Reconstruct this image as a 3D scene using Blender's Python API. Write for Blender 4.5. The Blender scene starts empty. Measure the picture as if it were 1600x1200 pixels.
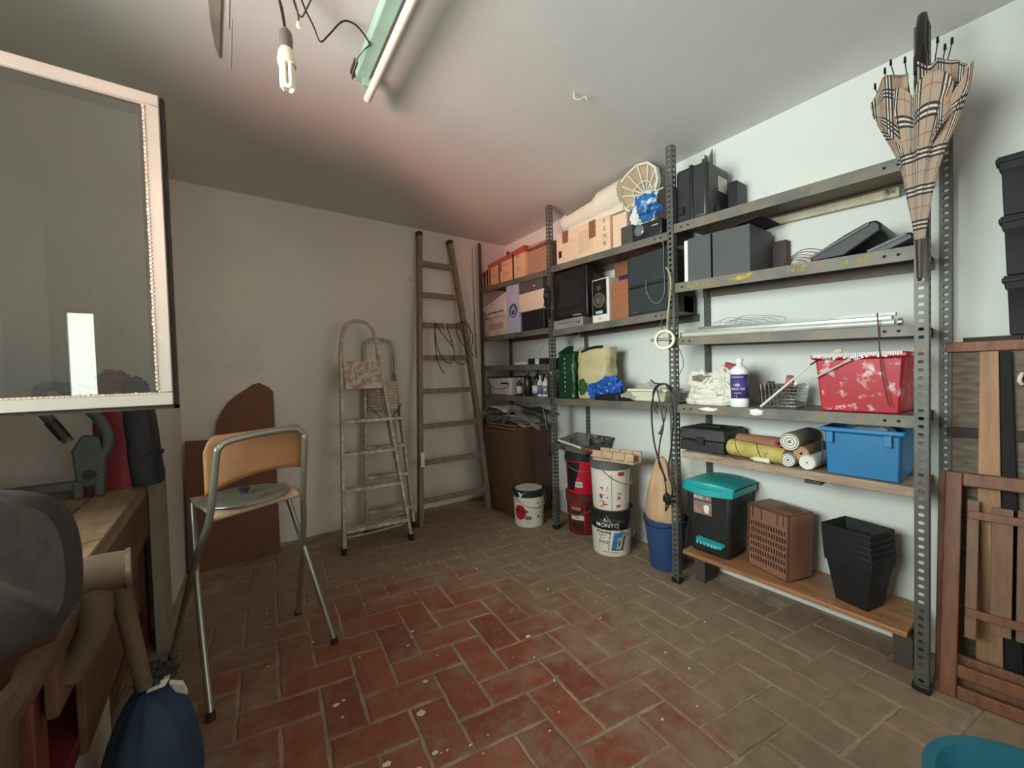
import bpy, bmesh, math, random
from mathutils import Vector, Matrix, noise
from math import sin, cos, pi, radians as RAD
random.seed(7)
SC = bpy.context.scene
COL = SC.collection

# ------------------------------------------------------------------ camera
cam_d = bpy.data.cameras.new('camera'); cam = bpy.data.objects.new('camera', cam_d); COL.objects.link(cam)
YAW, PIT, ROLL, FPX = 0.6252, 0.0263, 0.0272, 621.9
_f = Vector((sin(YAW)*cos(PIT), cos(YAW)*cos(PIT), -sin(PIT)))
_r0 = Vector((cos(YAW), -sin(YAW), 0)); _d0 = _f.cross(_r0)
_r = cos(ROLL)*_r0 + sin(ROLL)*_d0; _d = -sin(ROLL)*_r0 + cos(ROLL)*_d0
cam.matrix_world = Matrix(((_r.x, -_d.x, -_f.x, 0), (_r.y, -_d.y, -_f.y, 0), (_r.z, -_d.z, -_f.z, 1.25), (0, 0, 0, 1)))
cam_d.sensor_fit = 'HORIZONTAL'; cam_d.sensor_width = 36; cam_d.lens = FPX*36/1600
cam_d.clip_start = 0.03; cam_d.clip_end = 60
SC.camera = cam

# ------------------------------------------------------------------ light and exposure
SC.view_settings.view_transform = 'Standard'; SC.view_settings.look = 'None'
SC.view_settings.gamma = 1; SC.view_settings.use_curve_mapping = False
SC.view_settings.exposure = 0.72
w = bpy.data.worlds.new('world'); SC.world = w; w.use_nodes = True
w.node_tree.nodes['Background'].inputs[0].default_value = (0.80, 0.92, 1.0, 1)
w.node_tree.nodes['Background'].inputs[1].default_value = 0.35
def area(name, loc, aim, sx, sy, power, col, spread=180):
    l = bpy.data.lights.new(name, 'AREA'); l.shape = 'RECTANGLE'; l.size = sx; l.size_y = sy
    l.energy = power; l.color = col; l.spread = math.radians(spread)
    o = bpy.data.objects.new(name, l); COL.objects.link(o); o.location = loc
    o.rotation_euler = (Vector(aim)-Vector(loc)).to_track_quat('-Z', 'Y').to_euler(); return o
# daylight entering by the window in the left wall, and an added red lamp tinting ceiling and shelves pink
area('window_daylight', (-3.3, 0.75, 1.75), (1.4, 0.9, 1.65), 2.6, 3.2, 450, (0.90, 1.0, 0.96))
area('pink_fill', (-3.6, -0.9, 0.60), (2.2, 3.0, 2.4), 0.9, 1.1, 6, (1.0, 0.40, 0.34), 30)
# added fill lamp behind the viewer, then daylight outside the rear window
area('rear_fill', (1.5, -2.7, 1.6), (1.0, 2.4, 1.3), 1.8, 1.7, 19, (1.0, 0.93, 0.84))
area('rear_window_daylight', (-1.235, -3.5, 1.5), (-1.0, 0, 1.3), 0.5, 1.3, 30, (0.95, 1.0, 0.98))

# ------------------------------------------------------------------ materials
def lin(c):
    return tuple(((v/255)/12.92 if v/255 <= .04045 else ((v/255+.055)/1.055)**2.4) for v in c)
MC = {}
def mat(key, col=(128, 128, 128), rough=.6, metal=0, var=.12, vs=7, dirt=None, da=.5, ds=4, bump=0, bs=60,
        grain=None, world=False, alpha=None, spec=None):
    if key in MC: return MC[key]
    m = bpy.data.materials.new(key); m.use_nodes = True; MC[key] = m
    nt = m.node_tree; N = nt.nodes; L = nt.links; b = N['Principled BSDF']
    b.inputs['Roughness'].default_value = rough; b.inputs['Metallic'].default_value = metal
    if spec is not None: b.inputs['Specular IOR Level'].default_value = spec
    c = lin(col)
    if world:
        src = N.new('ShaderNodeNewGeometry').outputs['Position']
    else:
        src = N.new('ShaderNodeTexCoord').outputs['Object']
    mp = N.new('ShaderNodeMapping'); L.new(src, mp.inputs[0])
    if grain: mp.inputs['Scale'].default_value = grain
    nz = N.new('ShaderNodeTexNoise'); nz.inputs['Scale'].default_value = vs; nz.inputs['Detail'].default_value = 6
    L.new(mp.outputs[0], nz.inputs['Vector'])
    mx = N.new('ShaderNodeMix'); mx.data_type = 'RGBA'
    mx.inputs[6].default_value = tuple(v*(1-var*1.6) for v in c)+(1,); mx.inputs[7].default_value = tuple(min(1, v*(1+var*1.2)) for v in c)+(1,)
    rp = N.new('ShaderNodeValToRGB'); rp.color_ramp.elements[0].position = .3; rp.color_ramp.elements[1].position = .7
    L.new(nz.outputs[0], rp.inputs[0]); L.new(rp.outputs[0], mx.inputs[0])
    out = mx.outputs[2]
    if dirt:
        n2 = N.new('ShaderNodeTexNoise'); n2.inputs['Scale'].default_value = ds; n2.inputs['Detail'].default_value = 8; n2.inputs['Roughness'].default_value = .7
        L.new(src, n2.inputs['Vector'])
        r2 = N.new('ShaderNodeValToRGB'); t = .75-.5*da
        r2.color_ramp.elements[0].position = max(0, t-.06); r2.color_ramp.elements[1].position = min(1, t+.06)
        L.new(n2.outputs[0], r2.inputs[0])
        m2 = N.new('ShaderNodeMix'); m2.data_type = 'RGBA'; L.new(r2.outputs[0], m2.inputs[0]); L.new(out, m2.inputs[6])
        m2.inputs[7].default_value = lin(dirt)+(1,); out = m2.outputs[2]
    L.new(out, b.inputs['Base Color'])
    if bump:
        n3 = N.new('ShaderNodeTexNoise'); n3.inputs['Scale'].default_value = bs; n3.inputs['Detail'].default_value = 4
        L.new(mp.outputs[0], n3.inputs['Vector'])
        bp = N.new('ShaderNodeBump'); bp.inputs['Strength'].default_value = bump; bp.inputs['Distance'].default_value = .01
        L.new(n3.outputs[0], bp.inputs['Height']); L.new(bp.outputs[0], b.inputs['Normal'])
    return m

# ------------------------------------------------------------------ mesh helpers
class MB:
    def __init__(s): s.bm = bmesh.new()
    def vs(s, pts): return [s.bm.verts.new(p) for p in pts]
    def face(s, pts): return s.bm.faces.new(s.vs(pts))
    def hexa(s, p):                      # 8 points: bottom 4 (ccw), top 4
        v = s.vs(p)
        for f in ((3, 2, 1, 0), (4, 5, 6, 7), (0, 1, 5, 4), (1, 2, 6, 5), (2, 3, 7, 6), (3, 0, 4, 7)):
            s.bm.faces.new([v[i] for i in f])
        return s
    def box(s, x0, x1, y0, y1, z0, z1):
        return s.hexa([(x0, y0, z0), (x1, y0, z0), (x1, y1, z0), (x0, y1, z0), (x0, y0, z1), (x1, y0, z1), (x1, y1, z1), (x0, y1, z1)])
    def obox(s, o, u, v, wv):            # corner + three edge vectors
        o, u, v, wv = map(Vector, (o, u, v, wv))
        if u.cross(v).dot(wv) < 0: u, v = v, u
        return s.hexa([o, o+u, o+u+v, o+v, o+wv, o+u+wv, o+u+v+wv, o+v+wv])
    def bar(s, a, b, w, h, up=(0, 0, 1)):  # rectangular bar from a to b
        a, b = Vector(a), Vector(b); d = (b-a); t = d.normalized()
        sd = t.cross(Vector(up)).normalized(); u2 = sd.cross(t).normalized()
        return s.obox(a-sd*w/2-u2*h/2, sd*w, u2*h, d)
    def ring(s, c, t, r, n, sd, ry=None):
        up = t.cross(sd).normalized(); sd = up.cross(t).normalized(); ry = ry or r
        return [s.bm.verts.new(c+sd*r*cos(2*pi*i/n)+up*ry*sin(2*pi*i/n)) for i in range(n)]
    def tube(s, pts, r, n=8, cap=True, smooth=0, closed=False):
        P = [Vector(p) for p in pts]
        if smooth: P = spline(P, smooth, closed)
        R = r if isinstance(r, (list, tuple)) else [r]*len(P)
        if len(R) != len(P): R = [R[0]+(R[-1]-R[0])*i/(len(P)-1) for i in range(len(P))]
        t0 = (P[1]-P[0]).normalized(); sd = t0.orthogonal().normalized(); prev = first = None
        for i, p in enumerate(P):
            if closed: t = (P[(i+1) % len(P)]-P[i-1]).normalized()
            else: t = (P[min(i+1, len(P)-1)]-P[max(i-1, 0)]).normalized()
            sd = (sd-t*sd.dot(t)).normalized()
            rg = s.ring(p, t, R[i], n, sd)
            if prev:
                for k in range(n): s.bm.faces.new((prev[k], prev[(k+1) % n], rg[(k+1) % n], rg[k]))
            elif cap and not closed: s.bm.faces.new(rg[::-1])
            if not first: first = rg
            prev = rg
        if closed:
            bi = min(range(n), key=lambda j: (first[j].co-prev[0].co).length)
            for k in range(n): s.bm.faces.new((prev[k], prev[(k+1) % n], first[(k+1+bi) % n], first[(k+bi) % n]))
        elif cap: s.bm.faces.new(prev)
        return s
    def cyl(s, a, b, r, r2=None, n=20): return s.tube([a, b], [r, r if r2 is None else r2], n)
    def lathe(s, c, prof, n=36, axis=None):
        c = Vector(c); Rm = Vector((0, 0, 1)).rotation_difference(Vector(axis)).to_matrix() if axis else Matrix.Identity(3)
        prev = None
        for r, z in prof:
            if r < 1e-6: rg = [s.bm.verts.new(c+Rm@Vector((0, 0, z)))]
            else: rg = [s.bm.verts.new(c+Rm@Vector((r*cos(2*pi*i/n), r*sin(2*pi*i/n), z))) for i in range(n)]
            if prev:
                if len(prev) == 1 and len(rg) > 1:
                    for k in range(n): s.bm.faces.new((prev[0], rg[(k+1) % n], rg[k]))
                elif len(rg) == 1 and len(prev) > 1:
                    for k in range(n): s.bm.faces.new((prev[k], prev[(k+1) % n], rg[0]))
                elif len(rg) > 1:
                    for k in range(n): s.bm.faces.new((prev[k], prev[(k+1) % n], rg[(k+1) % n], rg[k]))
            prev = rg
        return s
    def prism(s, pts, vec):
        P = [Vector(p) for p in pts]; v = Vector(vec)
        a = s.vs(P); b = s.vs([p+v for p in P])
        s.bm.faces.new(a[::-1]); s.bm.faces.new(b)
        for i in range(len(P)):
            j = (i+1) % len(P); s.bm.faces.new((a[i], a[j], b[j], b[i]))
        return s
    def grid(s, fn, nu, nv, cu=False, uv=False):
        V = [[s.bm.verts.new(fn(i/nu, j/nv)) for j in range(nv+1)] for i in range(nu if cu else nu+1)]
        lay = s.bm.loops.layers.uv.verify() if uv else None
        for i in range(nu):
            a, b = V[i], V[(i+1) % len(V)]
            for j in range(nv):
                f = s.bm.faces.new((a[j], b[j], b[j+1], a[j+1]))
                if lay:
                    for lp, q in zip(f.loops, ((i, j), (i+1, j), (i+1, j+1), (i, j+1))): lp[lay].uv = (q[0]/nu, q[1]/nv)
        return s
    def blob(s, c, r, seed=0, amp=.25, fs=2.2, sub=4, flat=True):
        c = Vector(c); tmp = bmesh.new(); bmesh.ops.create_icosphere(tmp, subdivisions=sub, radius=1)
        mp = {}
        for v in tmp.verts:
            q = v.co*fs+Vector((seed*3.1, seed*1.7, seed))
            k = 1+amp*(noise.noise(q)+.6*(1-2*abs(noise.noise(q*2.3)))-.3)
            p = Vector((v.co.x*r[0]*k, v.co.y*r[1]*k, v.co.z*r[2]*k))
            if flat and p.z < -r[2]*.8: p.z = -r[2]*.8
            mp[v.index] = s.bm.verts.new(c+p)
        for f in tmp.faces: s.bm.faces.new([mp[v.index] for v in f.verts])
        tmp.free(); return s

def spline(P, k, closed=False):
    out = []; n = len(P)
    for i in range(n if closed else n-1):
        g = (lambda j: P[j % n]) if closed else (lambda j: P[max(0, min(n-1, j))])
        a, b, c, d = g(i-1), g(i), g(i+1), g(i+2)
        for q in range(k):
            t = q/k
            out.append(.5*((2*b)+(-a+c)*t+(2*a-5*b+4*c-d)*t*t+(-a+3*b-3*c+d)*t**3))
    if not closed: out.append(P[-1])
    return out

WL = {}
def tagit(o, label=None, cat=None, group=None, kind=None):
    if label: o['label'] = label
    if cat: o['category'] = cat
    if group: o['group'] = group
    if kind: o['kind'] = kind
    return o
def thing(name, label, cat, loc, group=None):
    o = bpy.data.objects.new(name, None); COL.objects.link(o); o.location = loc; o.empty_display_size = .1
    WL[o.name] = Vector(loc); return tagit(o, label, cat, group)
def make(name, mb, m, parent=None, label=None, cat=None, group=None, kind=None, bev=0, smooth=False, solid=0, seg=2, mod=None):
    bm = mb.bm
    if len(bm.faces) and not solid: bmesh.ops.recalc_face_normals(bm, faces=bm.faces)
    xs = [v.co.x for v in bm.verts]; ys = [v.co.y for v in bm.verts]; zs = [v.co.z for v in bm.verts]
    c = Vector(((min(xs)+max(xs))/2, (min(ys)+max(ys))/2, min(zs)))
    for v in bm.verts: v.co -= c
    me = bpy.data.meshes.new(name); bm.to_mesh(me); bm.free()
    for mm in (m if isinstance(m, (list, tuple)) else [m]): me.materials.append(mm)
    if smooth:
        me.shade_smooth(); me.set_sharp_from_angle(angle=RAD(40))
    o = bpy.data.objects.new(name, me); COL.objects.link(o)
    if parent: o.parent = parent; o.location = c-WL[parent.name]
    else: o.location = c
    WL[o.name] = c
    if solid:
        q = o.modifiers.new('solidify', 'SOLIDIFY'); q.thickness = abs(solid); q.offset = 0
    if bev:
        q = o.modifiers.new('bevel', 'BEVEL'); q.width = bev; q.segments = seg; q.limit_method = 'ANGLE'; q.angle_limit = RAD(50)
        if not smooth: me.shade_smooth(); me.set_sharp_from_angle(angle=RAD(50))
    return tagit(o, label, cat, group, kind)
def text(sv, size, fn, m, parent, name='lettering', ext=0, al='CENTER', sx=1, shear=0):
    cu = bpy.data.curves.new('t', 'FONT'); cu.body = sv; cu.size = size; cu.align_x = al; cu.align_y = 'CENTER'; cu.resolution_u = 3
    cu.shear = shear
    if name == 'lettering' and ext: cu.offset = ext
    to = bpy.data.objects.new('t', cu); COL.objects.link(to)
    dg = bpy.context.evaluated_depsgraph_get(); me = bpy.data.meshes.new_from_object(to.evaluated_get(dg))
    bm = bmesh.new(); bm.from_mesh(me); bpy.data.objects.remove(to); bpy.data.meshes.remove(me)
    mb = MB(); mb.bm.free(); mb.bm = bm
    bmesh.ops.triangulate(bm, faces=bm.faces)
    for _ in range(2):
        le = [e for e in bm.edges if e.calc_length() > .006 and e.calc_length() > size*.22]
        if le and len(bm.faces) < 4000:
            bmesh.ops.subdivide_edges(bm, edges=le, cuts=2); bmesh.ops.triangulate(bm, faces=bm.faces)
    for v in bm.verts: v.co = Vector(fn(v.co.x*sx, v.co.y))
    return make(name, mb, m, parent, solid=.0012)
def onX(x, y, z): return lambda a, b: (x, y-a, z+b)                 # plate facing -X
def onO(o, u, v): 
    o, u, v = Vector(o), Vector(u).normalized(), Vector(v).normalized()
    return lambda a, b: o+u*a+v*b
def onC(cx, cy, r, phi, z): return lambda a, b: (cx+r*cos(phi+a/r), cy+r*sin(phi+a/r), z+b)
def lerp(a, b, t): return a+(b-a)*t

WALL = mat('white_plaster', (214, 216, 210), .9, var=.03, vs=1.3, dirt=(196, 192, 182), da=.12, ds=1.2, bump=.25, bs=45, world=True)
WALLB = mat('back_plaster', (220, 214, 204), .9, var=.04, vs=1.2, dirt=(204, 196, 184), da=.2, ds=1.0, bump=.35, bs=30, world=True)
CEIL = mat('ceiling_plaster', (216, 214, 208), .9, var=.03, vs=1.2, bump=.15, bs=12, world=True)
STEEL = mat('grey_painted_steel', (92, 92, 86), .5, .3, var=.15, vs=9, dirt=(104, 84, 64), da=.25, ds=14, bump=.1)
STEELL = mat('worn_shelf_steel', (112, 110, 100), .55, .25, var=.2, vs=8, dirt=(128, 106, 84), da=.4, ds=9, bump=.1)
STEELD = mat('dark_bolt_steel', (60, 60, 58), .4, .7)
BLK = mat('black_plastic', (26, 27, 28), .45)
BLKM = mat('black_matt', (20, 20, 20), .8)
GRYP = mat('charcoal_plastic', (62, 64, 64), .5)
WHT = mat('white_plastic', (222, 222, 214), .45, var=.05)
CARD = mat('cardboard', (216, 172, 134), .85, var=.08, grain=(1, 1, 8))
ALU = mat('spattered_aluminium', (172, 160, 142), .55, .15, var=.12, dirt=(214, 204, 188), da=.42, ds=20)
WOODO = mat('old_ladder_wood', (136, 118, 98), .8, var=.2, vs=6, grain=(14, 14, 1.2), dirt=(186, 172, 152), da=.1, ds=18, bump=.3)
WOODR = mat('red_brown_wood', (134, 84, 58), .55, var=.22, vs=5, grain=(10, 10, 1.2), bump=.1)
WOODL = mat('light_plank_wood', (164, 124, 90), .6, var=.18, vs=4, grain=(10, 10, 1), bump=.1)
WIRE = mat('black_cable', (22, 22, 22), .5)

# ------------------------------------------------------------------ the setting
XW, YW, ZC = 2.4345, 3.434, 2.585
XL, YR = -0.95, -3.0          # window wall, rear wall
fl = make('floor', MB().box(-2.3, XW+.1, YR-.1, YW+.1, -.12, -.004),
          mat('dusty_mortar', (160, 140, 116), .95, var=.12, vs=5, dirt=(134, 116, 96), da=.45, ds=6, bump=.5, bs=30, world=True), kind='structure')
make('wall_back', MB().box(-1.1, XW+.1, YW, YW+.1, -.12, ZC+.02), WALLB, kind='structure')
make('wall_right', MB().box(XW, XW+.1, YR-.1, YW, -.12, ZC+.02), WALL, kind='structure')
make('ceiling', MB().box(-2.3, XW+.1, YR-.1, YW+.1, ZC, ZC+.1), CEIL, kind='structure')
# left return wall that boxes the back-left corner, slightly splayed
make('wall_left_return', MB().prism([(-.243, YW+.02, -.1), (-.298, 2.70, -.1), (-1.1, 2.70, -.1), (-1.1, YW+.02, -.1)], (0, 0, ZC+.12)), WALLB, kind='structure')
WY0, WY1, WZ0, WZ1 = .12, 1.72, 1.15, 2.2
mb = MB(); mb.box(XL-.16, XL, WY1, 2.75, -.1, ZC+.02).box(XL-.16, XL, -.6, WY0, -.1, ZC+.02)
mb.box(XL-.16, XL, WY0, WY1, -.1, WZ0).box(XL-.16, XL, WY0, WY1, WZ1, ZC+.02)
make('wall_left', mb, WALL, kind='structure')
make('wall_left_rear', MB().box(-2.3, -2.2, YR, -.5, -.1, ZC+.02).box(-2.3, XL-.16, -.6, -.5, -.1, ZC+.02), WALL, kind='structure')
mb = MB(); mb.box(-2.3, -1.42, YR-.1, YR, -.1, ZC+.02).box(-1.05, XW+.1, YR-.1, YR, -.1, ZC+.02)
mb.box(-1.42, -1.05, YR-.1, YR, -.1, .9).box(-1.42, -1.05, YR-.1, YR, 2.1, ZC+.02)
make('wall_front', mb, WALL, kind='structure')
tr = MB()
for a, b in (((-.302, 2.43, 0), (-.302, 2.70, 0)),):
    tr.box(-.302, -.262, 2.45, 2.70, 0, .82)
make('trim_1', tr, mat('old_cream_paint', (150, 144, 128), .7, var=.1), kind='structure')
make('trim_2', MB().box(2.35, XW-.0005, -.06, .045, 0, ZC), mat('brown_post_wood', (92, 66, 52), .7, var=.2, grain=(9, 9, 1)), kind='structure')
# dirty mortar line at the foot of the back wall
mb = MB(); n = 60
for i in range(n):
    x0 = -.24+i*(2.66/n); h = .018+.02*abs(noise.noise(Vector((i*.3, 0, 0))))
    mb.box(x0, x0+2.66/n, YW-.006-h*.3, YW, -.004, h)
make('baseboard_back', mb, mat('crumbling_skirt', (150, 136, 116), .95, var=.15, vs=12), kind='structure')

# window: fixed frame in the wall with the casement opened inwards over the bench
WF = mat('chipped_window_paint', (172, 164, 152), .5, var=.06, vs=4, dirt=(214, 178, 150), da=.1, ds=26, bump=.05)
win = thing('window_1', None, None, (XL, .92, WZ0)); win['kind'] = 'structure'
mb = MB()
mb.box(XL-.12, XL-.05, WY0, WY1, WZ0, WZ0+.05).box(XL-.12, XL-.05, WY0, WY1, WZ1-.05, WZ1).box(XL-.12, XL-.05, WY0, WY0+.05, WZ0, WZ1).box(XL-.12, XL-.05, WY1-.05, WY1, WZ0, WZ1)
make('window_frame', mb, WF, win, bev=.004)
make('window_sill', MB().box(XL-.16, XL+.04, WY0-.03, WY1-.06, WZ0-.03, WZ0), WF, win, bev=.005)
G = bpy.data.materials.new('window_glass'); G.use_nodes = True; nt = G.node_tree; nt.nodes.clear()
tr_ = nt.nodes.new('ShaderNodeBsdfTransparent'); tr_.inputs[0].default_value = (.70, .71, .68, 1)
gl = nt.nodes.new('ShaderNodeBsdfGlossy'); gl.inputs['Roughness'].default_value = .01; gl.inputs[0].default_value = (1, 1, 1, 1)
df = nt.nodes.new('ShaderNodeBsdfDiffuse'); df.inputs[0].default_value = (.5, .5, .47, 1)
fr = nt.nodes.new('ShaderNodeFresnel'); fr.inputs[0].default_value = 1.7
m1 = nt.nodes.new('ShaderNodeMixShader'); m1.inputs[0].default_value = .05
nt.links.new(tr_.outputs[0], m1.inputs[1]); nt.links.new(df.outputs[0], m1.inputs[2])
m2 = nt.nodes.new('ShaderNodeMixShader'); nt.links.new(fr.outputs[0], m2.inputs[0]); nt.links.new(m1.outputs[0], m2.inputs[1]); nt.links.new(gl.outputs[0], m2.inputs[2])
on = nt.nodes.new('ShaderNodeOutputMaterial'); nt.links.new(m2.outputs[0], on.inputs[0])
CY = 1.70
sx0, sx1, sz0, sz1 = -.95, -.137, 1.178, 2.170
mb = MB()
mb.box(sx0, sx1, CY, CY+.032, sz0, sz0+.042).box(sx0, sx1, CY, CY+.032, sz1-.036, sz1)
mb.box(sx1-.036, sx1, CY, CY+.032, sz0+.042, sz1-.036).box(sx0, sx0+.036, CY, CY+.032, sz0+.042, sz1-.036)
make('casement_sash', mb, WF, win, bev=.003)
mb = MB(); e = .012
mb.box(sx1, sx1+e, CY+.012, CY+.04, sz0-e, sz1).box(sx0, sx1+e, CY+.012, CY+.04, sz0-e, sz0)
make('casement_rebate', mb, mat('dark_rebate', (58, 46, 42), .7), win)
mb = MB(); mb.box(sx0+.034, sx1-.034, CY+.014, CY+.018, sz0+.04, sz1-.034)
make('pane', mb, G, win)
mb = MB()
for i in range(70):
    t = i/70; x = lerp(sx0+.04, sx1-.04, t); mb.box(x, x+.008, CY-.002, CY+.001, sz0+.038, sz0+.041+.006*abs(noise.noise(Vector((i*.7, 3, 0)))))
    z = lerp(sz0+.05, sz1-.04, t); mb.box(sx1-.041-.003*abs(noise.noise(Vector((i*.6, 9, 0)))), sx1-.036, CY-.002, CY+.001, z, z+.01)
make('putty', mb, mat('pink_putty', (206, 180, 160), .7, var=.2, vs=40), win)
# second casement, folded back on the far side of the opening, and rear window with curtain
win2 = thing('window_2', None, None, (-1.4, YR, .9)); win2['kind'] = 'structure'
mb = MB(); mb.box(-1.42, -1.05, YR-.07, YR-.02, .9, .94).box(-1.42, -1.05, YR-.07, YR-.02, 2.06, 2.1).box(-1.42, -1.39, YR-.07, YR-.02, .94, 2.06).box(-1.09, -1.05, YR-.07, YR-.02, .94, 2.06)
make('window_frame', mb, WF, win2)
make('pane', MB().box(-1.39, -1.09, YR-.05, YR-.045, .94, 2.06), G, win2)
cur = MB().grid(lambda u, v: (-1.16+.52*u, YR+.06+.025*sin(u*30+v), .4+1.91*v), 60, 4)
tagit(make('curtain', cur, mat('white_curtain', (226, 228, 224), .9, var=.04), solid=.002, smooth=True), 'long white curtain hanging at the rear window behind the viewer', 'curtain')

# ------------------------------------------------------------------ herringbone brick floor
def brick_mat():
    m = bpy.data.materials.new('red_floor_brick'); m.use_nodes = True; nt = m.node_tree; N = nt.nodes; L = nt.links; b = N['Principled BSDF']
    geo = N.new('ShaderNodeNewGeometry'); oi = N.new('ShaderNodeObjectInfo')
    n1 = N.new('ShaderNodeTexNoise'); n1.inputs['Scale'].default_value = 9; n1.inputs['Detail'].default_value = 7; L.new(geo.outputs[0], n1.inputs['Vector'])
    base = N.new('ShaderNodeMix'); base.data_type = 'RGBA'; L.new(n1.outputs[0], base.inputs[0])
    base.inputs[6].default_value = lin((116, 58, 44))+(1,); base.inputs[7].default_value = lin((150, 82, 58))+(1,)
    hs = N.new('ShaderNodeHueSaturation'); L.new(base.outputs[2], hs.inputs['Color'])
    mr = N.new('ShaderNodeMapRange'); L.new(oi.outputs['Random'], mr.inputs[0]); mr.inputs[3].default_value = .84; mr.inputs[4].default_value = 1.14; L.new(mr.outputs[0], hs.inputs['Value'])
    # trodden dust: its own stain shape, thick towards the walls
    d = N.new('ShaderNodeVectorMath'); d.operation = 'SUBTRACT'; L.new(geo.outputs[0], d.inputs[0]); d.inputs[1].default_value = (.62, 1.45, 0)
    sc = N.new('ShaderNodeVectorMath'); sc.operation = 'MULTIPLY'; L.new(d.outputs[0], sc.inputs[0]); sc.inputs[1].default_value = (1.0, .80, 0)
    ln = N.new('ShaderNodeVectorMath'); ln.operation = 'LENGTH'; L.new(sc.outputs[0], ln.inputs[0])
    r1 = N.new('ShaderNodeMapRange'); L.new(ln.outputs['Value'], r1.inputs[0]); r1.inputs[1].default_value = .45; r1.inputs[2].default_value = 1.15; r1.inputs[3].default_value = -.03; r1.inputs[4].default_value = .22
    n2 = N.new('ShaderNodeTexNoise'); n2.inputs['Scale'].default_value = 4.2; n2.inputs['Detail'].default_value = 12; n2.inputs['Roughness'].default_value = .78; L.new(geo.outputs[0], n2.inputs['Vector'])
    ad = N.new('ShaderNodeMath'); ad.operation = 'ADD'; L.new(n2.outputs[0], ad.inputs[0]); L.new(r1.outputs[0], ad.inputs[1])
    rp = N.new('ShaderNodeValToRGB'); rp.color_ramp.elements[0].position = .46; rp.color_ramp.elements[1].position = .64; rp.color_ramp.elements[1].color = (.93, .93, .93, 1); L.new(ad.outputs[0], rp.inputs[0])
    n3 = N.new('ShaderNodeTexNoise'); n3.inputs['Scale'].default_value = 14; n3.inputs['Detail'].default_value = 5; L.new(geo.outputs[0], n3.inputs['Vector'])
    n4 = N.new('ShaderNodeTexNoise'); n4.inputs['Scale'].default_value = 19; n4.inputs['Detail'].default_value = 10; n4.inputs['Roughness'].default_value = .8; L.new(geo.outputs[0], n4.inputs['Vector'])
    r4 = N.new('ShaderNodeValToRGB'); r4.color_ramp.elements[0].position = .50; r4.color_ramp.elements[1].position = .66; r4.color_ramp.elements[1].color = (.6, .6, .6, 1); L.new(n4.outputs[0], r4.inputs[0])
    mxm = N.new('ShaderNodeMath'); mxm.operation = 'MAXIMUM'; L.new(rp.outputs[0], mxm.inputs[0]); L.new(r4.outputs[0], mxm.inputs[1])
    dc = N.new('ShaderNodeMix'); dc.data_type = 'RGBA'; L.new(n3.outputs[0], dc.inputs[0]); dc.inputs[6].default_value = lin((110, 92, 74))+(1,); dc.inputs[7].default_value = lin((158, 138, 114))+(1,)
    mx = N.new('ShaderNodeMix'); mx.data_type = 'RGBA'; L.new(mxm.outputs[0], mx.inputs[0]); L.new(hs.outputs[0], mx.inputs[6]); L.new(dc.outputs[2], mx.inputs[7])
    L.new(mx.outputs[2], b.inputs['Base Color'])
    rr = N.new('ShaderNodeMapRange'); L.new(rp.outputs[0], rr.inputs[0]); rr.inputs[3].default_value = .55; rr.inputs[4].default_value = .95; L.new(rr.outputs[0], b.inputs['Roughness'])
    bp = N.new('ShaderNodeBump'); bp.inputs['Strength'].default_value = .35; bp.inputs['Distance'].default_value = .006; L.new(n3.outputs[0], bp.inputs['Height']); L.new(bp.outputs[0], b.inputs['Normal'])
    return m
BR = brick_mat()
O2, E1, E2 = Vector((.4218, 2.0113)), Vector((.1366, -.0241)), Vector((.0107, .1381))
def lat(i, j): return O2+E1*i+E2*j
def tile_pts(w_, h_, g=.035):
    def P(a, b): v = E1*a+E2*b; return (v.x, v.y)
    q = .012
    cs = [(-w_/2+g, -h_/2+g), (w_/2-g, -h_/2+g), (w_/2-g, h_/2-g), (-w_/2+g, h_/2-g)]
    return [P(*c) for c in cs], [P(c[0]*(1-.035), c[1]*(1-.035)) for c in cs]
tmesh = {}
rb = random.Random(11)
for key, (w_, h_) in {'H': (2, 1), 'V': (1, 2)}.items():
    for var in range(7):
        g = .022; out = []
        cs = [(-w_/2+g, -h_/2+g), (w_/2-g, -h_/2+g), (w_/2-g, h_/2-g), (-w_/2+g, h_/2-g)]
        for k in range(4):
            a, b = cs[k], cs[(k+1) % 4]; n = 6 if max(abs(b[0]-a[0]), abs(b[1]-a[1])) > 1.2 else 4
            for q in range(n):
                t = q/n; o_ = rb.uniform(0, .05) if q else rb.uniform(.005, .04)
                x, y = a[0]+(b[0]-a[0])*t, a[1]+(b[1]-a[1])*t
                ln = math.hypot(x, y); 
                if q: x, y = (x*(1-o_/abs(x)) if abs(b[0]-a[0]) < 1e-6 else x), (y*(1-o_/abs(y)) if abs(b[1]-a[1]) < 1e-6 else y)
                else: x, y = x*(1-o_/abs(x)), y*(1-o_/abs(y))
                out.append((x, y))
        W = [E1*x+E2*y for x, y in out]
        mb = MB(); dz = [rb.uniform(-.0008, .0008) for _ in range(2)]
        A = mb.vs([(p.x, p.y, -.008) for p in W]); B = mb.vs([(p.x, p.y, -.0022) for p in W])
        C_ = mb.vs([(p.x*.965, p.y*.965, .0006+p.x*dz[0]*6+p.y*dz[1]*6) for p in W])
        n = len(W)
        for k in range(n):
            q = (k+1) % n; mb.bm.faces.new((A[k], A[q], B[q], B[k])); mb.bm.faces.new((B[k], B[q], C_[q], C_[k]))
        mb.bm.faces.new(C_)
        me = bpy.data.meshes.new('brick'); mb.bm.to_mesh(me); mb.bm.free(); me.materials.append(BR); tmesh[key, var] = me
cells = []
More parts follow.
